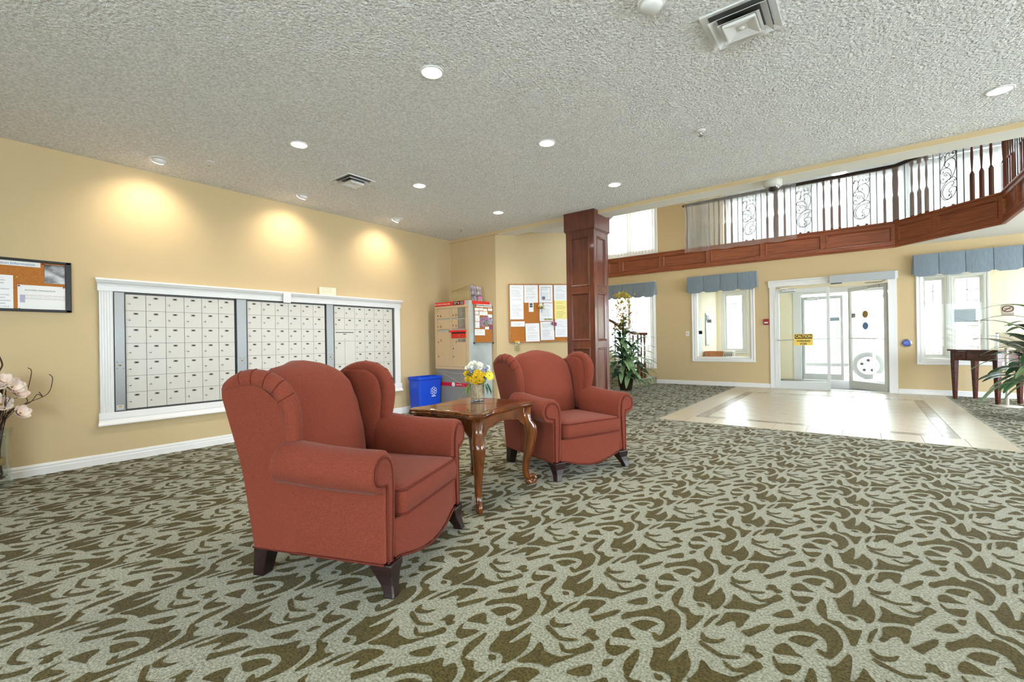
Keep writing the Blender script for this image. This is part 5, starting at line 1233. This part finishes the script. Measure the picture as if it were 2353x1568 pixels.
# ------------------------------------------------------------------ end table
tb = thing('end_table', 'polished walnut end table with scroll feet between the armchairs', 'table', (-2.215, 2.43, 0), math.radians(6.5))
def outline(hx_, hy_, amp=.022, n_=20, off=0):
    P = []
    def side(p0, p1, nn):
        for k in range(n_):
            u = k/n_; c = (1-math.cos(2*math.pi*u))/2
            d = amp*(math.cos(4*math.pi*u)*.35+math.cos(2*math.pi*u)*.65)-amp*.2
            e = off
            P.append((p0[0]+(p1[0]-p0[0])*u+nn[0]*(d+e), p0[1]+(p1[1]-p0[1])*u+nn[1]*(d+e)))
    c = .035
    side((hx_,-hy_+c),(hx_,hy_-c),(1,0)); side((hx_-c,hy_),(-hx_+c,hy_),(0,1)); side((-hx_,hy_-c),(-hx_,-hy_+c),(-1,0)); side((-hx_+c,-hy_),(hx_-c,-hy_),(0,-1))
    return P
TH_ = .622
rings = [[(p[0],p[1],TH_+z) for p in outline(.30,.372,.022,20,o_)] for o_, z in ((-.030,-.042),(-.014,-.038),(-.004,-.028),(.002,-.018),(-.006,-.013),(-.002,-.008),(-.006,-.002),(-.020,0),(-.032,0),(-.034,-.0015),(-.040,-.0015),(-.042,0))]
obj('top', MB().loft(rings), M_tablewood, tb, smooth=False)
# star of veneer on the top
M_ven = mat('dark veneer', srgb(110,52,22), .15, col2=srgb(82,36,14), vscale=9, stretch=(1,5,1), coat=.6)
for k in range(4):
    a = math.pi/4+k*math.pi/2; vs = [(0,0,TH_+.0006),(.24*math.cos(a-.25),.30*math.sin(a-.25),TH_+.0006),(.27*math.cos(a),.34*math.sin(a),TH_+.0006)]
    obj('veneer_ray', MB().add(vs, [(0,1,2)]), M_ven, tb)
def apron(ax, hx_, hy_, sgn):
    n_ = 24; top = []; bot = []; L_ = (hy_ if ax == 'x' else hx_)-.03; pos = (hx_ if ax == 'x' else hy_)
    for i in range(n_+1):
        u = i/n_; s_ = -L_+2*L_*u; v_ = abs(2*u-1)
        zb = TH_-.135+.040*max(0,(1-(v_/.72)**2)) if v_ < .72 else TH_-.135-.055*((v_-.72)/.28)
        zb += .014*math.exp(-((v_-.62)/.07)**2)
        p = pos-.012*math.cos(math.pi*(u-.5)); p = sgn*p
        top.append((p, s_, TH_-.04) if ax == 'x' else (s_, p, TH_-.04)); bot.append((p, s_, zb) if ax == 'x' else (s_, p, zb))
    inn = lambda q_: (q_[0]-sgn*.018, q_[1], q_[2]) if ax == 'x' else (q_[0], q_[1]-sgn*.018, q_[2])
    m_ = n_+1; vs = top+bot+[inn(p) for p in top]+[inn(p) for p in bot]; fs = []
    for i in range(n_): fs += [(i, m_+i, m_+i+1, i+1), (2*m_+i, 2*m_+i+1, 3*m_+i+1, 3*m_+i), (m_+i, 3*m_+i, 3*m_+i+1, m_+i+1)]
    o = obj('apron', MB().add(vs, fs), M_tablewood, tb)
    obj('apron_bead', MB().tube(bot, .006, 6), M_ven, o, smooth=True)
hx_, hy_ = .255, .325
for s_ in (-1,1): apron('x', hx_, hy_, s_); apron('y', hx_, hy_, s_)
def cabriole(sx, sy):
    d = Vector((sx, sy, 0)).normalized(); q_ = Vector((-d.y, d.x, 0)); base = Vector((sx*(hx_-.005), sy*(hy_-.005), 0))
    tab = [(TH_-.042,-.010,.042),(TH_-.12,-.008,.042),(TH_-.145,.0,.043),(TH_-.18,.024,.050),(TH_-.23,.034,.049),(TH_-.31,.024,.041),(TH_-.39,.006,.033),(TH_-.46,-.012,.028),(TH_-.52,-.016,.025),(TH_-.56,-.008,.025),(TH_-.585,.008,.026)]
    rings = []
    for z, o_, w_ in tab:
        c = base+d*o_; ring = []
        for k in range(12):
            a = 2*math.pi*k/12; e = .75; cc, ss = math.cos(a), math.sin(a)
            ring.append(tuple(c+d*(w_*math.copysign(abs(cc)**e, cc))+q_*(w_*.82*math.copysign(abs(ss)**e, ss))+Vector((0,0,z))))
        rings.append(ring)
    lg = obj('leg', MB().loft(rings), M_tablewood, tb, smooth=True)
    # scroll foot
    pts = []
    for k in range(22):
        a = math.radians(-170+k*25); r_ = .036*(1-k/28); pts.append(tuple(base+d*(.032+r_*math.cos(a))+Vector((0,0,.036+r_*math.sin(a)))))
    obj('scroll_foot', MB().tube(pts, [.022-.0006*k for k in range(22)], 8), M_tablewood, lg, smooth=True)
    obj('knee_carving', MB().tube([tuple(base+d*(.064)+q_*x_+Vector((0,0,TH_-.175-abs(x_)*1.1))) for x_ in (-.03,-.015,0,.015,.03)], .005, 6), M_ven, lg, smooth=True)
    for x_ in (-1,1): obj('edge_bead', MB().tube([tuple(base+d*(o_+w_*.55)+q_*(x_*w_*.72)+Vector((0,0,z))) for z, o_, w_ in tab[2:]], .004, 5), M_ven, lg, smooth=True)
for sx in (-1,1):
    for sy in (-1,1): cabriole(sx, sy)

# ------------------------------------------------------------------ flowers on the table
vz = on_z(1097, 921, TH_)
fl = thing('flower_arrangement', 'mixed yellow, white and violet flowers in a woven cylinder vase on the end table', 'flowers', (vz[0], vz[1], TH_+.0012))
M_weave = mat('woven vase', srgb(176,160,132), .8, col2=srgb(128,112,88), vscale=60, stretch=(2,2,.5), bump=.6, bscale=150)
obj('vase', MB().lathe([(.052,.014),(.055,.03),(.055,.125),(.050,.128),(.048,.05)], n=28), M_weave, fl, smooth=True)
obj('vase_foot', MB().lathe([(.05,0),(.053,.004),(.053,.014)], n=28), glass('foot glass', (.8,.85,.85,1), .2), fl, smooth=True)
r_ = random.Random(11)
def petals(n_, rl, rw, cup=.3, layers=1):
    mb = MB()
    for L_ in range(layers):
        for k in range(n_):
            a = 2*math.pi*(k+.5*L_)/n_; c, s_ = math.cos(a), math.sin(a); f_ = 1-.28*L_
            P = lambda r, w_, h: (c*r-s_*w_, s_*r+c*w_, h)
            q0 = .004*L_; hq = lambda u: rl*cup*u**1.6+q0
            mb.add([P(.003,0,q0), P(rl*.35*f_, rw*.72*f_, hq(.35)), P(rl*.72*f_, rw*f_, hq(.72)), P(rl*.96*f_, rw*.42*f_, hq(.96)), P(rl*f_, 0, hq(1.0)), P(rl*.96*f_, -rw*.42*f_, hq(.96)), P(rl*.72*f_, -rw*f_, hq(.72)), P(rl*.35*f_, -rw*.72*f_, hq(.35)), P(rl*.70*f_, 0, hq(.70)-.04*rl)],
                   [(0,1,8),(1,2,8),(2,3,8),(3,4,8),(4,5,8),(5,6,8),(6,7,8),(7,0,8)])
    mb.ball((0,0,.004), rl*.16, rl*.16, rl*.14, 7, 5, 1); return mb
def M_pet(n_, c, c2=None): return mat(n_, srgb(*c), .6, col2=srgb(*(c2 or [int(v*.82) for v in c])), vscale=60)
M_ctr = mat('flower centre', srgb(150,120,40), .8)
ME = {'daisy': mesh_of('daisy', petals(14,.040,.006,.15,2), [M_pet('daisy yellow',(246,222,64)), M_ctr]), 'rose': mesh_of('rose', petals(6,.030,.014,.7,3), [M_pet('yellow petals',(238,200,48)), M_ctr]),
      'white': mesh_of('white_bloom', petals(5,.020,.009,.5,2), [M_pet('white petals',(240,240,226)), M_ctr]), 'violet': mesh_of('violet_bloom', petals(5,.011,.005,.6,2), [M_pet('violet petals',(140,140,196)), M_ctr])}
lf = MB()
for i in range(6):
    u0, u1 = i/6, (i+1)/6; wd_ = lambda u: .20*math.sin(math.pi*min(1,u*1.0+.02))**.8; hh_ = lambda u: -.35*u*u
    lf.add([(u0,-wd_(u0),hh_(u0)+.03),(u1,-wd_(u1),hh_(u1)+.03),(u1,0,hh_(u1)),(u0,0,hh_(u0))], [(0,1,2,3)]).add([(u0,0,hh_(u0)),(u1,0,hh_(u1)),(u1,wd_(u1),hh_(u1)+.03),(u0,wd_(u0),hh_(u0)+.03)], [(0,1,2,3)])
LEAF = [mesh_of('leaf', lf, m_, True) for m_ in (mat('leaf bright', srgb(120,160,62), .5, var=.3, vscale=5), mat('leaf deep', srgb(52,92,50), .45, var=.3, vscale=5), mat('leaf bluish', srgb(110,150,128), .5, var=.3, vscale=5))]
def put(me, name, parent, loc, dirv, sc=1.0, roll=0.0, sz=None):
    o = bpy.data.objects.new(name, me); COL.objects.link(o); o.parent = parent; o.location = loc
    o.rotation_mode = 'QUATERNION'; o.rotation_quaternion = Vector(dirv).normalized().to_track_quat('Z','Y') @ Matrix.Rotation(roll, 3, 'Z').to_quaternion(); o.scale = sz or (sc,sc,sc); return o
def putleaf(me, parent, loc, dirv, ln, wd_=1.0, name='leaf'):
    o = bpy.data.objects.new(name, me); COL.objects.link(o); o.parent = parent; o.location = loc
    o.rotation_mode = 'QUATERNION'; o.rotation_quaternion = Vector(dirv).normalized().to_track_quat('X','Z'); o.scale = (ln, ln*wd_, ln); return o
cdir = Vector((.60,-.78,0))   # towards the viewer side of the table
side_ = Vector((.78,.60,0))
def pos(u, v_, d_=0): p = side_*u+cdir*d_; return Vector((p.x, p.y, v_))
for (u, v_, d_, k, sc_) in [(-.055,.185,.03,'rose',.95),(-.035,.16,.045,'rose',1),(.0,.185,.045,'rose',1.1),(.035,.19,.04,'rose',1),(.025,.155,.055,'rose',1.15),(-.005,.145,.06,'rose',1),(-.075,.205,.02,'rose',.8),(-.065,.165,.035,'rose',.85),(.005,.21,.03,'rose',.9),(.095,.19,.03,'daisy',1.05),
                             (-.04,.275,0,'white',1.2),(-.02,.285,0,'white',1.1),(-.055,.26,.01,'white',1),(-.075,.25,.01,'white',.9),(.015,.275,.0,'white',1.1),(.03,.27,.01,'white',1.1),(.025,.25,.01,'white',1.2),(.085,.25,.0,'white',1),(-.03,.25,.02,'white',1),(.09,.225,.01,'white',.8)]:
    p = pos(u, v_, d_); nm = {'rose':'rose','daisy':'daisy','white':'white_bloom'}[k]
    put(ME[k], nm, fl, p, (cdir*.8+side_*u*6+Vector((0,0,.45))), sc_, r_.uniform(0,6))
    obj('stem', MB().tube([(0,0,.12), tuple(p*.5+Vector((0,0,.06))), tuple(p-Vector((0,0,.004)))], .0016, 5), MATS['leaf bright'], fl)
for cx_, n_ in ((-.045,12),(-.02,6),(.055,12),(.065,6)):
    for k in range(n_): put(ME['violet'], 'violet_bloom', fl, pos(cx_+.012*math.sin(k*2.4)+.0012*k, .165+.0075*k, .025+.012*math.cos(k*2.4)), (math.sin(k*2.4), math.cos(k*2.4)-.5, .4), 1.0, k)
for k in range(34):
    a = r_.uniform(-1.3,1.3); el = r_.uniform(-.2,1.0); d_ = side_*math.sin(a)+cdir*math.cos(a)*r_.uniform(-.6,1)+Vector((0,0,el))
    putleaf(LEAF[(0,1,1,2)[k % 4]], fl, pos(r_.uniform(-.05,.06), r_.uniform(.125,.20), r_.uniform(-.01,.03)), d_, r_.uniform(.045,.085))
for u, s2, m_ in ((-.055,-1,0),(-.05,-.6,0),(.06,.7,2),(.075,1,1),(.08,1.2,2)): putleaf(LEAF[m_], fl, pos(u,.13,.03), side_*s2*.7+cdir*.3+Vector((0,0,-.8)), .085)

# ------------------------------------------------------------------ tall glass vase with twigs at the left wall
vs_ = thing('twig_vase', 'tall glass vase of bound twigs and white magnolias on pebbles', 'vase', (-5.345, .335, 0))
g_ = glass('vase glass', (.92,.95,.95,1), .10)
obj('glass_body', MB().loft([[(r*math.cos(a), r*math.sin(a), z) for a in [2*math.pi*i/28 for i in range(28)]] for r, z in ((.09,0),(.10,.012),(.098,.10),(.088,.25),(.094,.36),(.108,.45),(.104,.45),(.090,.36),(.084,.25),(.094,.10),(.09,.03))]), g_, vs_, smooth=True)
r_ = random.Random(21); M_twig = mat('twig brown', srgb(78,50,40), .8, col2=srgb(48,28,24), vscale=30)
for k in range(46):
    a = r_.uniform(0,6.28); r0 = .055*math.sqrt(r_.random()); r1 = r0*1.0+r_.uniform(.02,.10); h = r_.uniform(.55,.86)
    b_ = a+r_.uniform(-.4,.4)
    obj('twig', MB().tube([(r0*math.cos(a+.5),r0*math.sin(a+.5),.06),(r0*.7*math.cos(a),r0*.7*math.sin(a),.28),(r0*1.1*math.cos(a),r0*1.1*math.sin(a),.46),(r1*math.cos(b_),r1*math.sin(b_),h)], [.005,.0045,.004,.002], 5), M_twig, vs_)
for k, (y_, tip, h) in enumerate(((.10,.30,.66),(.08,.24,.86),(.09,.36,.80))):
    obj('curled_twig', MB().tube(smoothc([(.0,.03,.45),(.02,y_,.58),(.03,y_+.10,.64),(.03,tip-.06,.70),(.03,tip-.03,h+.02),(.03,tip-.05,h+.06)], 5), .0028, 5), M_twig, vs_)
obj('tall_twig', MB().tube(smoothc([(0,.02,.45),(.01,.05,.75),(.01,.035,.88),(.01,.055,.95),(.01,.035,1.03)], 4), .006, 6), M_twig, vs_)
obj('raffia_band', MB().lathe([(.062,.17),(.066,.175),(.066,.215),(.062,.22)], n=20), mat('raffia', srgb(190,156,100), .8, var=.3, vscale=60, stretch=(1,1,8)), vs_, smooth=True)
mg = petals(6,.06,.030,.7,2); MG = mesh_of('magnolia', mg, [mat('magnolia petals', srgb(238,228,216), .6, col2=srgb(232,208,196), vscale=20), M_ctr], True)
for (u, z, sc_) in ((.02,.80,1.1),(.10,.77,1.15),(.13,.72,1.0),(-.02,.68,1.2),(.04,.64,1.1),(.14,.56,1.0),(.06,.83,.8),(-.08,.75,1.1),(-.12,.62,1)):
    put(MG, 'magnolia', vs_, (.05+.02*math.sin(z*40), u, z), (.9, u*4, .5), sc_, z*30)
for (u, z, sc_) in ((.03,.79,.8),(.07,.77,.9),(.05,.70,1),(.09,.68,.9),(.0,.61,1),(.08,.58,.9)): putleaf(LEAF[1 if z < .7 else 0], vs_, (.05,u,z), (.6, u*6-.2, .3), .07*sc_, 1.6)
r_ = random.Random(5); M_peb = [mat('pebble grey', srgb(150,146,130), .3), mat('pebble green glass', srgb(96,116,84), .1), mat('pebble cream', srgb(196,184,160), .3), mat('pebble dark', srgb(84,78,70), .3)]
for k in range(34):
    a = r_.uniform(0,6.28); rr_ = .078*math.sqrt(r_.random()); obj('pebble', MB().ball((0,0,0), r_.uniform(.011,.019), r_.uniform(.011,.019), r_.uniform(.008,.013), 8, 5), M_peb[k % 4], vs_, smooth=True).location = (rr_*math.cos(a), rr_*math.sin(a), .03+.0026*k)

# ------------------------------------------------------------------ leafy potted plants
def long_leaf(n_=8, droop=.55, wmax=.085):
    mb = MB(); wd2 = lambda u: wmax*math.sin(math.pi*min(.98,u*.92+.06))**.7
    c = lambda u: (u*(1-.12*u*u), droop*(.55*u-1.15*u*u))
    for i in range(n_):
        u0, u1 = i/n_, (i+1)/n_; (x0_, z0_), (x1_, z1_) = c(u0), c(u1)
        mb.add([(x0_,-wd2(u0),z0_+.012),(x1_,-wd2(u1),z1_+.012),(x1_,0,z1_),(x0_,0,z0_)], [(0,1,2,3)]).add([(x0_,0,z0_),(x1_,0,z1_),(x1_,wd2(u1),z1_+.012),(x0_,wd2(u0),z0_+.012)], [(0,1,2,3)])
    return mb
M_lg = [mat('dracaena green', srgb(92,134,86), .35, col2=srgb(52,92,60), vscale=4, stretch=(.4,9,1)), mat('dracaena light', srgb(160,186,140), .35, col2=srgb(104,142,98), vscale=4, stretch=(.4,9,1)), mat('dracaena dark', srgb(52,84,60), .3, var=.3)]
LONG = [mesh_of('leaf', long_leaf(8,dr,w_), m_, True) for dr, w_, m_ in ((.55,.13,M_lg[0]),(.8,.12,M_lg[1]),(.35,.145,M_lg[2]),(.65,.11,M_lg[1]))]
def dracaena(label, loc, canes, seed, lmin, lmax, nper, pot_r=.17, pot_h=.30):
    t = thing('potted_plant', label, 'plant', loc); r_ = random.Random(seed)
    obj('pot', MB().lathe([(pot_r*.72,0),(pot_r,pot_h),(pot_r*1.06,pot_h),(pot_r*1.06,pot_h+.03),(pot_r*.94,pot_h+.03),(pot_r*.9,pot_h-.03)], n=24), mat('dark planter', srgb(60,44,36), .6), t, smooth=True)
    obj('soil', MB().lathe([(pot_r*.9,pot_h-.04),(pot_r*.9,pot_h-.02)], n=20), mat('soil', srgb(60,46,36), .95), t)
    for (cx_, cy_, h0, h1) in canes:
        obj('cane', MB().tube([(cx_*.4,cy_*.4,pot_h-.03),(cx_*.7,cy_*.7,(pot_h+h1)/2),(cx_,cy_,h1)], [.014,.012,.008], 8), mat('cane', srgb(96,78,54), .8), t, smooth=True)
        for k in range(nper):
            f_ = k/nper; z = h0+(h1-h0)*f_; a = k*2.4+r_.uniform(-.3,.3); el = -.1+.95*f_
            putleaf(LONG[r_.randrange(4)], t, (cx_*(.7+.3*f_)+.012*math.cos(a), cy_*(.7+.3*f_)+.012*math.sin(a), z), (math.cos(a), math.sin(a), el), r_.uniform(lmin,lmax))
    return t
dp = dracaena('tall leafy plant in a dark pot beside the stair', (-3.98,9.15,0), [(-.05,.0,.45,1.25),(.12,.08,.40,.95),(.02,-.12,.35,.80),(-.16,.10,.5,1.45),(.15,-.08,.25,.7),(-.05,-.15,.3,1.1)], 3, .36, .60, 22)
M_yel = M_pet('yellow spray',(226,206,96)); M_pch = M_pet('peach spray',(226,186,140))
BL = [mesh_of('spray_bloom', petals(5,.022,.011,.6,2), [m_, M_ctr]) for m_ in (M_yel, M_pch, M_pet('cream spray',(222,212,180)))]
r_ = random.Random(9)
for k in range(7):
    x, y = r_.uniform(-.14,.10), r_.uniform(-.12,.10); h = r_.uniform(1.45,2.05)
    obj('flower_stem', MB().tube([(0,0,.3),(x*.6,y*.6,1.0),(x,y,h)], .004, 5), M_leaf, dp)
for k in range(200):
    x, y = r_.gauss(-.03,.09), r_.gauss(0,.08); z = r_.uniform(1.28,2.08)
    put(BL[0 if z > 1.8 else r_.choice((0,1,1,2))], 'spray_bloom', dp, (x*(1.1-.2*(z-1.3)), y, z), (r_.uniform(-1,1), r_.uniform(-1.4,.2), r_.uniform(0,1)), r_.uniform(.9,1.5), k)
dracaena('broad leaved plant in a dark pot in front of the sanitiser stand', (1.83,8.45,0), [(-.02,.0,.48,1.15),(.10,-.10,.42,.98),(-.14,.08,.40,.90),(.05,.14,.45,1.28),(-.12,-.10,.40,1.05)], 14, .42, .70, 18, .18, .34)
